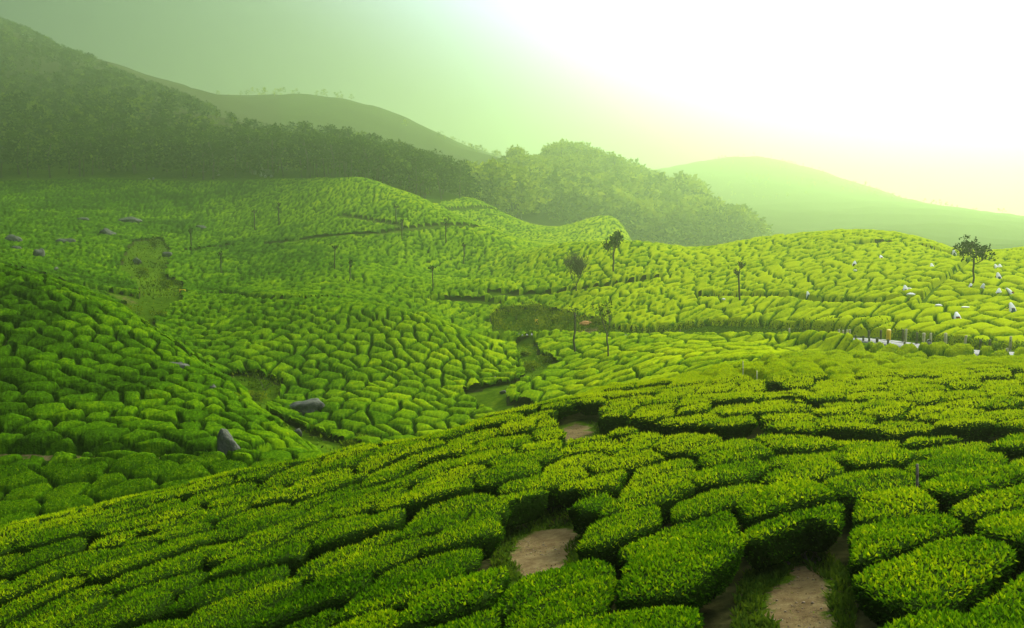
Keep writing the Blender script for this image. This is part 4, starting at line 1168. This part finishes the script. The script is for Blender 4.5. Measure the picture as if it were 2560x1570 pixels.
# grass tufts round the near clearings
mb = MB()
for (poly, y0, y1, cnt) in (([(1230,1310),(1320,1290),(1480,1260),(1500,1330),(1490,1400),(1300,1460),(1230,1430)], 9, 28, 5200), ([(1830,1600),(1840,1470),(1900,1420),(2000,1370),(2060,1380),(2130,1440),(2140,1600)], 7, 20, 3600),
                             ([(1480,1080),(2000,1120),(2280,1130),(2600,1120),(2600,1185),(2250,1180),(1900,1165),(1480,1130)], 12, 45, 6500), ([(1380,1070),(1500,1055),(1510,1110),(1400,1105)], 20, 50, 900), ([(1860,1440),(1990,1380),(1960,1440),(1880,1530)], 8, 18, 1500)):
    poly = np.array(poly, float); lo, hi = poly.min(0), poly.max(0)
    q = lo + (hi-lo)*rng.random((cnt*2, 2)); q = q[inpoly(q[:, 0], q[:, 1], poly)][:cnt]
    lx = np.linspace(lo[0], hi[0], 14); ly = np.linspace(lo[1], hi[1], 10)
    T_ = np.array([[hit(a, b, y0, y1, BUSH) for a in lx] for b in ly])
    fx = (q[:, 0]-lo[0])/(hi[0]-lo[0])*13; fy = (q[:, 1]-lo[1])/(hi[1]-lo[1])*9
    ix = np.clip(fx.astype(int), 0, 12); iy = np.clip(fy.astype(int), 0, 8); tx = (fx-ix)[:, None]; ty = (fy-iy)[:, None]
    XY = T_[iy, ix]*(1-tx)*(1-ty) + T_[iy, ix+1]*tx*(1-ty) + T_[iy+1, ix]*(1-tx)*ty + T_[iy+1, ix+1]*tx*ty
    dmin = np.full(len(XY), 9.0)
    for i, (_, pl2) in enumerate(BARE):
        dd, _, _ = poly_dist(XY[:, 0], XY[:, 1], np.vstack([pl2, pl2[:1]])); ins = inpoly(XY[:, 0], XY[:, 1], pl2)
        dmin = np.minimum(dmin, np.where(ins, -dd, dd))
    k = (dmin > -0.42 + 0.5*fbm(XY[:, 0]*1.3, XY[:, 1]*1.3, 66)); XY = XY[k]; n = len(XY)
    z = ground(XY[:, 0], XY[:, 1])
    d_ = unit(rng.normal(size=(n, 3))*0.55 + [0, 0, 0.9]); w_ = unit(np.cross(d_, rng.normal(size=(n, 3)))); l_ = 0.07+0.13*rng.random(n)
    mb.cards(np.stack([XY[:, 0], XY[:, 1], z-0.01], -1), d_, w_, l_, l_*0.3, np.clip(0.32 + 0.2*rng.normal(size=n), 0, 1))
ob("grass", mb.build("grass", M_grass), kind='stuff', label="short grass and weeds round the bare clearings and along the terrace")

# stones, clods and fallen leaves on the bare earth
mb = MB(); ml = MB()
OCT = np.array([(1,0,0),(0,1,0),(-1,0,0),(0,-1,0),(0,0,1),(0,0,-1)], float)
OF = np.array([(0,1,4),(1,2,4),(2,3,4),(3,0,4),(1,0,5),(2,1,5),(3,2,5),(0,3,5)])
for i, (_, pl2) in enumerate(BARE):
    lo, hi = pl2.min(0), pl2.max(0)
    q = lo + (hi-lo)*rng.random((2600, 2)); q = q[inpoly(q[:, 0], q[:, 1], pl2)]
    q = q[fbm(q[:, 0]*1.1, q[:, 1]*1.1, 83) > 0.42]; zq = ground(q[:, 0], q[:, 1])
    for (x, y), z in list(zip(q, zq))[:420]:
        r = 0.007 + 0.024*rng.random()**4
        mb.add(OCT*[r*(0.8+0.6*rng.random()), r, r*0.6] @ np.array([[.8,.6,0],[-.6,.8,0],[0,0,1]]) + [x, y, z + r*0.2], OF)
    n = len(q); d_ = unit(rng.normal(size=(n, 3))*[1, 1, 0.25]); w_ = unit(np.cross(d_, [0, 0, 1.0] + rng.normal(size=(n, 3))*0.3)); l_ = 0.025+0.035*rng.random(n)
    ml.cards(np.stack([q[:, 0]+0.05, q[:, 1]-0.04, zq+0.012], -1), d_, w_, l_, l_*0.45, rng.random(n))
ob("pebbles", mb.build("pebbles", rough_mat("pebble", (0.06, 0.045, 0.022), (0.22, 0.17, 0.10), 8)), kind='stuff', label="small stones and clods on the bare earth")
M_dead = foliage_mat("fallen_leaf", [(0.0, (0.03, 0.02, 0.008)), (0.6, (0.10, 0.075, 0.02)), (1.0, (0.08, 0.13, 0.01))], 2.0, 0.2, 0.0)
ob("fallen_leaves", ml.build("fallen_leaves", M_dead), kind='stuff', label="fallen tea leaves on the bare earth")

# ------------------------------------------------------------------ road
W2 = 1.75
L_ = ROADS; t_ = np.gradient(L_[:, :2], axis=0); t_ /= np.linalg.norm(t_, axis=1)[:, None]; nn_ = np.stack([-t_[:, 1], t_[:, 0]], -1)
V = []
for off_, dz in ((-W2, -0.05), (-W2, 0.03), (-W2*0.4, 0.06), (W2*0.4, 0.06), (W2, 0.03), (W2, -0.05)):
    V.append(np.concatenate([L_[:, :2] + nn_*off_, (L_[:, 2] + dz - 0.02)[:, None]], 1))
V = np.stack(V, 1).reshape(-1, 3); nr_ = len(L_)
F = [(a*6+b, a*6+b+1, (a+1)*6+b+1, (a+1)*6+b) for a in range(nr_-1) for b in range(5)]
ob("road", mesh("road", V, np.array(F), M_road, smooth=True), kind='structure')

# ------------------------------------------------------------------ posts
def post(px, py, ptop, Y=None, label="", r=0.09, m=None, group=None, lean=0.0, off=BUSH, yr=(60, 95)):
    x, y, z = at_px(px, py, yr[0], yr[1], off)
    if Y is not None:
        x, y = (ray(px, py)[0]/ray(px, py)[1])*Y, Y; z = gz(x, y)
    _, p0 = project(x, y, z); h = max((p0 - ptop)/FPX*y, 0.5)
    mb = MB(); mb.tube([[0, 0, -0.3], [lean*h*0.5, 0, h*0.5], [lean*h, 0, h-0.03], [lean*h, 0, h]], [r, r*0.97, r*0.93, r*0.75], 7)
    return ob("fence_post", mb.build("fence_post", m or M_post, True), loc=(x, y, z), label=label, category="post", group=group), (x, y, z, h)
BK = "fence posts along the tea bank above the road"
bank = [(2097,840,823,86,"leftmost pale post of the four close together at the bend"), (2107,840,825,85.5,"second pale post of the four close together at the bend"), (2117,840,824,85,"third pale post of the four close together at the bend"), (2124,841,823,84.5,"rightmost pale post of the four close together at the bend"),
        (2172,842,826,83,"thin dark post behind the light stretch of road"), (2202,845,825,82,"thin post left of the yellow marker"), (2257,852,823,76,"darker slim post just right of the yellow marker"), (2264,852,822,75,"pale post right of the yellow marker under the bushes"),
        (2291,862,831,73,"mossy post at the shadowed corner of the bank"), (2308,869,832,71,"bright pale post at the left end of the dark bank"), (2326,870,832,70.5,"mossy thin post right of the bright pale one"), (2363,876,832,69,"bright pale post in the middle of the dark bank"),
        (2410,874,838,68,"leaning pale post in the dark bank"), (2450,880,848,67,"half hidden post under the low bush tongue"), (2473,879,848,66.5,"mossy post right of the low bush tongue"), (2525,876,840,66,"grey post at the right end of the dark bank"),
        (1973,838,820,97,"lone pale post on the verge left of the bend"), (1700,838,823,106,"faint short post on the far verge")]
for n, (px, py, pt_, Y, lb) in enumerate(bank):
    Yr = float(np.interp(px, [q[0] for q in RP], [q[2] for q in RP])) + (3.0 if px > 2060 else 2.6)
    post(px, py, pt_, Yr, lb, 0.10 + 0.03*(n in (9, 11)), M_post if "pale" in lb or "grey" in lb else M_dpost, BK, lean=0.12 if "leaning" in lb else 0.02*math.sin(n))
GD = "roadside guard posts in front of the light road"
tops = []
for n, (px, pt_, lb) in enumerate([(2138,849,"first short guard post from the left by the light road"), (2157,849,"second short guard post by the light road"), (2172,850,"third short guard post by the light road"), (2192,852,"thickest guard post in the middle of the light road"),
        (2219,860,"short guard post right of the thickest one"), (2261,864,"low stub post at the right end of the light road"), (2428,866,"leaning short post in the tea below the dark bank"), (2517,870,"pale stump of a post at the far right verge")]):
    Yr = float(np.interp(px, [q[0] for q in RP], [q[2] for q in RP])) - 2.3
    o, g_ = post(px, 875, pt_, Yr, lb, 0.12 if n == 3 else 0.09, M_dpost if n < 7 else M_post, GD, lean=-0.15 if n == 6 else 0.03*math.sin(2*n))
    tops.append(g_)
for n, (zf, lb) in enumerate(((0.82, "upper fence wire strung along the guard posts"), (0.45, "lower fence wire strung along the guard posts"))):
    mb = MB(); pw = []
    for a, b in zip(tops[:5], tops[1:6]):
        A_ = np.array([a[0], a[1]-0.1, a[2]+a[3]*zf]); B_ = np.array([b[0], b[1]-0.1, b[2]+b[3]*zf])
        pw += [A_, (A_+B_)/2 - [0, 0, 0.05]]
    pw.append(B_)
    mb.tube(pw, 0.012, 4); ob("fence_wire", mb.build("fence_wire", M_wire), label=lb, category="wire")
# stakes in the tea
for px, py, pt_, yr, lb in ((1857,928,902,(45,70),"thin stake at the upper end of the path through the tea"), (1892,948,926,(40,66),"short dark stake beside the path through the tea"), (2292,1215,1158,(12,22),"wooden stake half buried in the tea right of centre")):
    x, y, z = at_px(px, py, yr[0], yr[1], 0.0); h = (py-pt_)/FPX*y + BUSH
    mb = MB(); mb.tube([[0, 0, -0.2], [0.01, 0, h*0.6], [0, 0.02, h]], [0.03, 0.028, 0.022], 6)
    ob("stake", mb.build("stake", M_stem if py > 1000 else M_post, True), loc=(x, y, z), label=lb, category="stake")
# yellow marker drum on the verge
Yr = float(np.interp(2221, [q[0] for q in RP], [q[2] for q in RP])) + 2.7
x = ray(2221, 848)[0]/ray(2221, 848)[1]*Yr; z = gz(x, Yr)
mb = MB(); mb.tube([[0,0,-0.05],[0,0,0.5],[0,0,0.97],[0,0,1.0]], [0.20, 0.20, 0.20, 0.16], 14)
o = ob("road_marker", mb.build("road_marker", M_yel, True), loc=(x, Yr, z), label="yellow roadside marker standing on the grass verge of the bend", category="marker")
# kilometre stone
Yr = float(np.interp(2321, [q[0] for q in RP], [q[2] for q in RP])) + 1.9
x = ray(2321, 880)[0]/ray(2321, 880)[1]*Yr
mb = MB(); mb.box((0, 0, 0.22), (0.34, 0.16, 0.44)); mb.tube([[0,-0.08,0.44],[0,0.08,0.44]], [0.17, 0.17], 12)
ob("milestone", mb.build("milestone", M_prock), loc=(x, Yr, gz(x, Yr)), label="small pale milestone at the foot of the bright pale post", category="milestone")
# chevron signs
def chevron(px, py, y0, y1, w, h, label, n=1):
    x, y, z = at_px(px, py, y0, y1, BUSH)
    _, p0 = project(x, y, z); zc = (p0-py)/FPX*y + 0.7
    o = ob("chevron_sign", None, loc=(x, y, z), label=label, category="road sign")
    mb = MB(); mb.tube([[0, 0.05, -0.2], [0, 0.05, zc+h*0.4]], [0.035, 0.035], 6); ob("sign_post", mb.build("sign_post", M_dpost), o)
    mb = MB(); mb.box((0, 0, zc), (w*n, 0.03, h)); ob("panel", mb.build("panel", M_yel), o)
    for k in range(n):
        cxx = (k-(n-1)/2)*w
        mb = MB(); q = w*0.30; t = w*0.24
        # a black arrowhead pointing left, standing 4 mm proud of the panel
        pts = [(cxx-q, zc), (cxx+q*0.5, zc+h*0.36), (cxx+q*0.5+t, zc+h*0.36), (cxx-q+t*1.3, zc), (cxx+q*0.5+t, zc-h*0.36), (cxx+q*0.5, zc-h*0.36)]
        Vv = [(a, -0.021, b) for a, b in pts] + [(a, -0.015, b) for a, b in pts]
        mb.add(Vv, [(0, 1, 2, 3), (0, 3, 4, 5)]); mb.add(Vv, [(6+i, 6+(i+1) % 6, (i+1) % 6, i) for i in range(6)])
        ob("arrow", mb.build("arrow", M_blk), o)
chevron(1342, 816, 118, 140, 0.62, 0.85, "yellow sign with black arrow at the road bend by the scrubby bank")
chevron(456, 738, 120, 160, 0.55, 0.6, "small yellow sign with two black arrows in the left valley bottom", 2)

# ------------------------------------------------------------------ rocks
def rock(px, py, wpx, hpx, y0, y1, label, m=None, depth=0.8, seed=0, group=None, off=BUSH, sharp=1.0, slope=0.0):
    x, y, z = at_px(px, py, y0, y1, off)
    w, h = wpx/FPX*y, hpx/FPX*y
    rs = np.random.default_rng(seed+500)
    import bmesh
    bm = bmesh.new(); bmesh.ops.create_icosphere(bm, subdivisions=4 if wpx > 40 else 3, radius=1.0)
    bm.verts.ensure_lookup_table()
    V = np.array([v.co[:] for v in bm.verts]); Fc = np.array([[v.index for v in f.verts] for f in bm.faces]); bm.free()
    for _ in range(7):                                 # flat facets knocked off
        n_ = unit(rs.normal(size=3)); dcut = 0.62+0.25*rs.random()
        dd = V@n_; V = V - np.maximum(dd-dcut, 0)[:, None]*n_*0.85*sharp
    V += V*((fbm(V[:,0]*1.6+seed, V[:,1]*1.6+V[:,2]*1.3, 7)-0.5)*0.5)[:, None]
    V += V*((vnoise(V[:,0]*6+seed, V[:,1]*6+V[:,2]*5, 9)-0.5)*0.10)[:, None]
    V = V*[w*0.5, w*0.5*depth, h*0.72] + [0, 0, h*0.28]
    V[:, 2] += V[:, 0]*slope
    return ob("rock", mesh("rock", V, Fc, m or M_rock, smooth=True), loc=(x, y + w*0.2, z), label=label, category="rock", group=group)
RK = [
 (563,1158,62,88,46,60,"large upright grey boulder on the path below the left hill",M_rock,0.8,1,0),
 (752,1044,104,40,64,90,"big low sloping slab of dark rock at the centre knoll's foot",M_rock,0.7,2,0.25),
 (744,1090,20,20,55,80,"small round boulder at the valley bottom",M_rock,0.9,3,0),
 (530,985,26,24,56,75,"small grey boulder on the lower left hillside",M_rock,0.9,4,0),
 (448,932,62,28,62,80,"flat grey slab among the tea on the left hill",M_rock,0.6,5,-0.35),
 (96,648,28,30,125,300,"dark rounded boulder above the road on the upper left slope",M_rock,0.9,6,0),
 (25,607,52,20,160,350,"long flat rock at the left edge of the upper slope",M_rock,0.7,7,0),
 (160,611,50,17,160,350,"flat grey rock right of the long one on the upper slope",M_rock,0.7,8,0),
 (264,592,42,22,170,350,"blocky dark rock on the upper left slope",M_rock,0.8,9,0),
 (38,630,26,16,130,300,"small dark rock near the left edge",M_rock,0.8,10,0),
 (138,680,18,14,120,250,"little grey stone above the left hill's crest",M_rock,0.8,11,0),
 (415,642,28,13,140,300,"low rock on the right side of the upper gully",M_rock,0.8,12,0),
 (340,660,22,16,140,300,"greyish rock in the upper gully scrub",M_rock,0.8,13,0),
 (995,450,50,19,300,400,"pale whaleback boulder behind the round hill's crest",M_prock,0.6,14,0),
 (870,432,26,14,300,400,"small grey boulder at the forest edge left of the pale one",M_rock,0.6,15,0),
 (1240,956,24,15,66,110,"pale stone at the top of the grassy hollow",M_prock,0.8,16,0),
 (1258,984,18,9,66,100,"low grey stone in the grassy hollow",M_rock,0.8,17,0),
 (1310,1026,10,6,60,85,"small pale stone in the grass on the left of a pair",M_prock,0.8,18,0),
 (1330,1027,14,6,60,85,"small pale stone in the grass on the right of a pair",M_prock,0.8,19,0),
 (1145,1058,30,16,66,90,"grey stone under the centre knoll's lower right bushes",M_rock,0.8,20,0),
 (1187,1066,24,22,66,90,"pale grey boulder at the lower right tip of the centre knoll",M_prock,0.8,21,0),
 (488,1170,18,16,46,60,"white stone at the foot of the large grey boulder",M_prock,0.8,22,0),
 (616,1130,14,12,46,64,"small white stone right of the large grey boulder",M_prock,0.8,23,0),
 (420,1150,34,12,46,60,"low stone ledge on the path left of the large boulder",M_rock,0.6,24,0),
 (1210,1045,10,7,66,90,"tiny grey stone at the edge of the grassy hollow",M_rock,0.8,25,0),
 (205,555,34,12,200,350,"dark outcrop in the far left tea",M_rock,0.8,26,0),
 (320,560,60,18,200,350,"broad dark outcrop in the far left tea",M_rock,0.8,27,0),
 (500,575,30,12,180,350,"dark outcrop beside the far gully",M_rock,0.8,28,0)]
for (px, py, w, h, y0, y1, lb, m, dp, sd, sl) in RK: rock(px, py, w, h, y0, y1, lb, m, dp, sd, slope=sl)
for n, (px, py, w, h) in enumerate([(637,436,9,17), (655,428,7,9), (652,441,6,9), (663,444,7,6), (630,425,6,10), (678,444,7,6), (693,421,8,7), (702,421,6,7), (763,418,9,5), (371,452,8,6), (383,449,6,5), (546,440,7,5)]):
    rock(px, py, w*1.2, h*1.2, 330, 400, ["tallest pale rock of the ruin-like group at the forest foot","pale rock at the upper right of the ruin-like group","pale rock under the middle of the ruin-like group","low pale rock closing the ruin-like group","left pale rock of the ruin-like group","small pale rock right of the ruin-like group","left pale rock of the pair right of the ruin-like group","right pale rock of the pair right of the ruin-like group","flat pale rock at the forest foot above the hill shoulder","brighter pale rock at the far left forest foot","dimmer pale rock at the far left forest foot","pale rock between the far left ones and the ruin-like group"][n], M_prock, 0.7, 60+n)
rock(668, 440, 40, 18, 330, 400, "dark rounded rock inside the ruin-like group of pale rocks", M_rock, 0.7, 90)
# a lump of bare orange earth in the cutting above the road
x, y, z = ORX, ORY, gz(ORX, ORY)
M_orange = rough_mat("orange_earth", (0.22, 0.10, 0.02), (0.42, 0.22, 0.05), 1.5)
o = rock(1468, 816, 40, 13, 118, 150, "slope of bare orange earth in the bank behind the thin trees", M_orange, 0.8, 95); o.name = "earth_bank"; o['category'] = "earth bank"

# ------------------------------------------------------------------ people picking tea
def skin(name, joints, bones, m, parent, levels=2):
    me = bpy.data.meshes.new(name)
    me.from_pydata([j[:3] for j in joints], bones, [])
    o = bpy.data.objects.new(name, me); COL.objects.link(o); o.parent = parent
    sk = o.modifiers.new("skin", 'SKIN'); sk.use_smooth_shade = True
    for i, j in enumerate(joints):
        sv = me.skin_vertices[0].data[i]; r = j[3]
        sv.radius = (r, r) if not isinstance(r, tuple) else r
    me.skin_vertices[0].data[0].use_root = True
    ss_ = o.modifiers.new("sub", 'SUBSURF'); ss_.levels = levels; ss_.render_levels = levels
    me.materials.append(m)
    return o
def bake(o):
    dg = bpy.context.evaluated_depsgraph_get(); dg.update()
    me = bpy.data.meshes.new_from_object(o.evaluated_get(dg)); o.modifiers.clear(); old = o.data; o.data = me; me.name = o.name
    return o
def cape_mesh(bend, seed):
    """white cloth worn over head and back, hanging to the hips on both sides"""
    rs = np.random.default_rng(seed); nU, nV_ = 14, 18; V = []
    for u in range(nU):
        f = u/(nU-1)
        # spine of the cloth, from brow over the crown and down the back
        yb = -0.02 + 0.0*f
        hx, hz = HEADP(bend)
        if f < 0.25: t = f/0.25; c = np.array([hx - 0.10 + 0.16*t, hz + 0.05 + 0.13*math.sin(PI*0.5*t)]); r = 0.115 + 0.015*t
        else:
            t = (f-0.25)/0.75; c = np.array([hx + 0.06 + (BACKX(bend)-hx-0.06)*t, hz + 0.18*(1-t)**2*0.9 + (0.86-hz)*t + 0.10*math.sin(PI*t)]); r = 0.13 + 0.20*math.sin(min(t*1.3, 1)*PI/2)
        for v in range(nV_):
            th = -PI*0.62 + 2*PI*0.62*v/(nV_-1)
            fold = 0.018*math.sin(v*2.1+seed)*f*2
            V.append((c[0] + 0.02*abs(th), math.sin(th)*(r+fold), c[1] - (1-math.cos(th))*(r*0.9+fold) - 0.10*f*abs(th)/2))
    F = [(a*nV_+b, a*nV_+b+1, (a+1)*nV_+b+1, (a+1)*nV_+b) for a in range(nU-1) for b in range(nV_-1)]
    return mesh("cape", np.array(V), np.array(F), M_white, smooth=True)
def HEADP(b): return (-0.10 - 0.42*b, 1.46 - 0.30*b)
def BACKX(b): return 0.16 + 0.05*b
def person_proto(bend, ci_, seed, raise_=0.0):
    hx, hz = HEADP(bend)
    o = ob("person", None)
    sh = (hx*0.62, hz-0.20); hipx = 0.04 + 0.06*bend
    J = [(hipx, 0, 0.86, 0.135), ((hipx+sh[0])/2, 0, (0.90+sh[1])/2, 0.125), (sh[0], 0, sh[1], 0.115), (hx*0.85, 0, hz-0.10, 0.055), (hx, 0, hz, 0.085), (hx-0.01, 0, hz+0.09, 0.07)]
    B = [(0, 1), (1, 2), (2, 3), (3, 4), (4, 5)]
    for s_ in (-1, 1):
        k = len(J)
        hnd = (hx-0.36, s_*0.14, 0.95 + raise_*0.1 + 0.04*s_)
        el = ((sh[0]+hnd[0])/2 + 0.06, s_*0.24, (sh[1]+hnd[2])/2 - 0.10)
        J += [(sh[0], s_*0.15, sh[1]-0.02, 0.065), (*el, 0.042), (*hnd, 0.028), (hnd[0]-0.10, hnd[1]*0.9, hnd[2]-0.03, 0.030)]
        B += [(2, k), (k, k+1), (k+1, k+2), (k+2, k+3)]
        k = len(J)
        J += [(hipx, s_*0.10, 0.78, 0.095), (hipx-0.04, s_*0.11, 0.46, 0.065), (hipx+0.02, s_*0.12, 0.09, 0.045), (hipx-0.12, s_*0.13, 0.04, 0.038)]
        B += [(0, k), (k, k+1), (k+1, k+2), (k+2, k+3)]
    bd_ = skin("body", J, B, M_skin, o); bake(bd_)
    # skirt to the shins
    V = []; n1 = 18
    for f, r, z in ((0, 0.16, 0.98), (0.3, 0.20, 0.84), (0.7, 0.23, 0.5), (1, 0.27, 0.18)):
        for v in range(n1):
            th = 2*PI*v/n1; q = r*(1+0.06*math.sin(v*2.3)*f); V.append((hipx + math.cos(th)*q, math.sin(th)*q*1.05, z))
    F = [(a*n1+b, a*n1+(b+1) % n1, (a+1)*n1+(b+1) % n1, (a+1)*n1+b) for a in range(3) for b in range(n1)]
    ob("skirt", mesh("skirt", np.array(V), np.array(F), M_cl[ci_], smooth=True), o)
    # blouse over the torso
    V = []
    for f in (0, 0.35, 0.7, 1.0):
        cx_ = hipx + (sh[0]-hipx)*f; cz_ = 0.92 + (sh[1]+0.03-0.92)*f; r = (0.165, 0.165, 0.185, 0.10)[int(round(f*3)) if f < 1 else 3]
        for v in range(n1):
            th = 2*PI*v/n1; V.append((cx_ + math.cos(th)*r*0.82, math.sin(th)*r*1.12, cz_ + 0.25*math.cos(th)*r*bend))
    F = [(a*n1+b, a*n1+(b+1) % n1, (a+1)*n1+(b+1) % n1, (a+1)*n1+b) for a in range(3) for b in range(n1)]
    ob("blouse", mesh("blouse", np.array(V), np.array(F), M_cl[(ci_+1) % 4], smooth=True), o)
    hb_ = skin("hair", [(hx+0.035, 0, hz+0.05, 0.088), (hx+0.07, 0, hz-0.02, 0.06)], [(0, 1)], M_hair, o, 1); bake(hb_)
    cp = ob("cape", cape_mesh(bend, seed), o)
    sd = cp.modifiers.new("thick", 'SOLIDIFY'); sd.thickness = 0.012; bake(cp)
    return o
PROT = [person_proto(0.55, 0, 1), person_proto(0.9, 1, 2), person_proto(0.25, 2, 3), person_proto(0.7, 3, 4, 1)]
PPL = [  # px, py (where the cape meets the bushes), facing degrees, prototype, size, label
 (2531,772,95,0,1.05,"tea picker in a white cape, the one nearest the right edge of the photo"),
 (2394,792,80,1,1.0,"tea picker in a white cape bending at the brow above the dark bank"),
 (2497,732,60,3,1.0,"tea picker in white bending, left one of the pair above the nearest picker"),
 (2528,730,130,1,1.0,"tea picker in white bending, right one of the pair above the nearest picker"),
 (2456,719,20,2,0.9,"tea picker in pale cloth leaning sideways right of the forked tree's foot"),
 (2428,712,70,1,0.8,"tea picker bent low at the foot of the forked tree"),
 (2497,692,90,0,1.0,"tea picker in a white cape alone on the slope below the upper pair"),
 (2493,666,100,1,0.9,"left tea picker of the uppermost pair on the right slope"),
 (2501,667,80,3,0.9,"right tea picker of the uppermost pair on the right slope"),
 (2385,631,90,2,0.9,"tea picker standing in the dark path near the hill crest"),
 (2331,664,90,3,0.9,"faint tea picker halfway up the hill near its right side"),
 (2264,724,85,0,1.0,"tea picker in white with a red top by the dark gap in the hillside"),
 (2204,642,90,1,0.9,"tea picker in pale cloth high on the sunny hill, right one of two"),
 (2136,658,60,3,0.9,"tea picker in pale cloth high on the sunny hill, left one of two"),
 (2020,734,100,2,0.8,"tea picker in bluish white beside the fine path line across the hill")]
usedp = set()
for (px, py, fa_, pi_, sz, lb) in PPL:
    x, y = hit(px, py, 72, 185, 0.0)
    src = PROT[pi_]
    if pi_ not in usedp:
        o = src; usedp.add(pi_)
    else:
        o = src.copy(); COL.objects.link(o)
        for ch in list(src.children):
            c = ch.copy(); COL.objects.link(c); c.parent = o
    o.location = (x, y, gz(x, y) - 0.05); o.rotation_euler = (0, 0, math.radians(fa_-180)); o.scale = (sz*0.96,)*3
    o['label'] = lb; o['category'] = "person"; o['group'] = "tea pickers in white capes on the sunny hill"
# cloths and sacks of picked leaves lying on the bushes
def sack(px, py, w, h, label, m=None):
    x, y = hit(px, py, 84, 185, 0.0); z = float(top(np.array([x]), np.array([y]))[0])
    V = []; nU, nV_ = 9, 14; rs = np.random.default_rng(int(px))
    for u in range(nU):
        ph = PI*u/(nU-1)
        for v in range(nV_):
            th = 2*PI*v/nV_; k = 1+0.12*math.sin(3*th+u)+0.06*rs.normal()
            V.append((math.sin(ph)*math.cos(th)*w/2*k, math.sin(ph)*math.sin(th)*w*0.3*k, math.cos(ph)*h/2*(1+0.1*rs.normal())))
    F = [(a*nV_+b, a*nV_+(b+1) % nV_, (a+1)*nV_+(b+1) % nV_, (a+1)*nV_+b) for a in range(nU-1) for b in range(nV_)]
    ob("leaf_sack", mesh("leaf_sack", np.array(V), np.array(F), M_white, smooth=True), loc=(x, y, z+h*0.3), label=label, category="sack")
for px, py, w, h, lb in ((2277,738,0.9,0.35,"pale sack lying in the dark gap below the picker with the red top"), (2346,765,0.7,0.25,"small white cloth lying flat on the tea between the path gap and the nearest pickers"), (2138,677,0.5,0.2,"tiny white cloth below the left picker of the high two"),
        (1809,749,0.5,0.25,"small white cloth left of the thin pollarded tree on the sunny hill"), (2273,722,0.6,0.15,"white cloth beside the picker with the red top"), (2412,788,0.8,0.12,"white cloth strip right of the picker at the bank's brow")): sack(px, py, w, h, lb)

# ------------------------------------------------------------------ air
def haze_box(name, lo, hi, color, dens, g):
    V = [(x, y, z) for z in (lo[2], hi[2]) for x, y in ((lo[0], lo[1]), (hi[0], lo[1]), (hi[0], hi[1]), (lo[0], hi[1]))]
    m, nt, N, L = mat(name)
    out = N.new('ShaderNodeOutputMaterial'); pv_ = N.new('ShaderNodeVolumePrincipled')
    pv_.inputs['Color'].default_value = (*color, 1); pv_.inputs['Density'].default_value = dens; pv_.inputs['Anisotropy'].default_value = g
    L.new(pv_.outputs['Volume'], out.inputs['Volume'])
    return ob(name, mesh(name, np.array(V), np.array([(0,3,2,1),(4,5,6,7),(0,1,5,4),(1,2,6,5),(2,3,7,6),(3,0,4,7)]), m), kind='stuff', label="thin pale green mist filling the valley")
haze_box("haze", (-5200, -60, -420), (5200, 4300, 250), (0.45, 0.63, 0.29), 0.00078, 0.77)
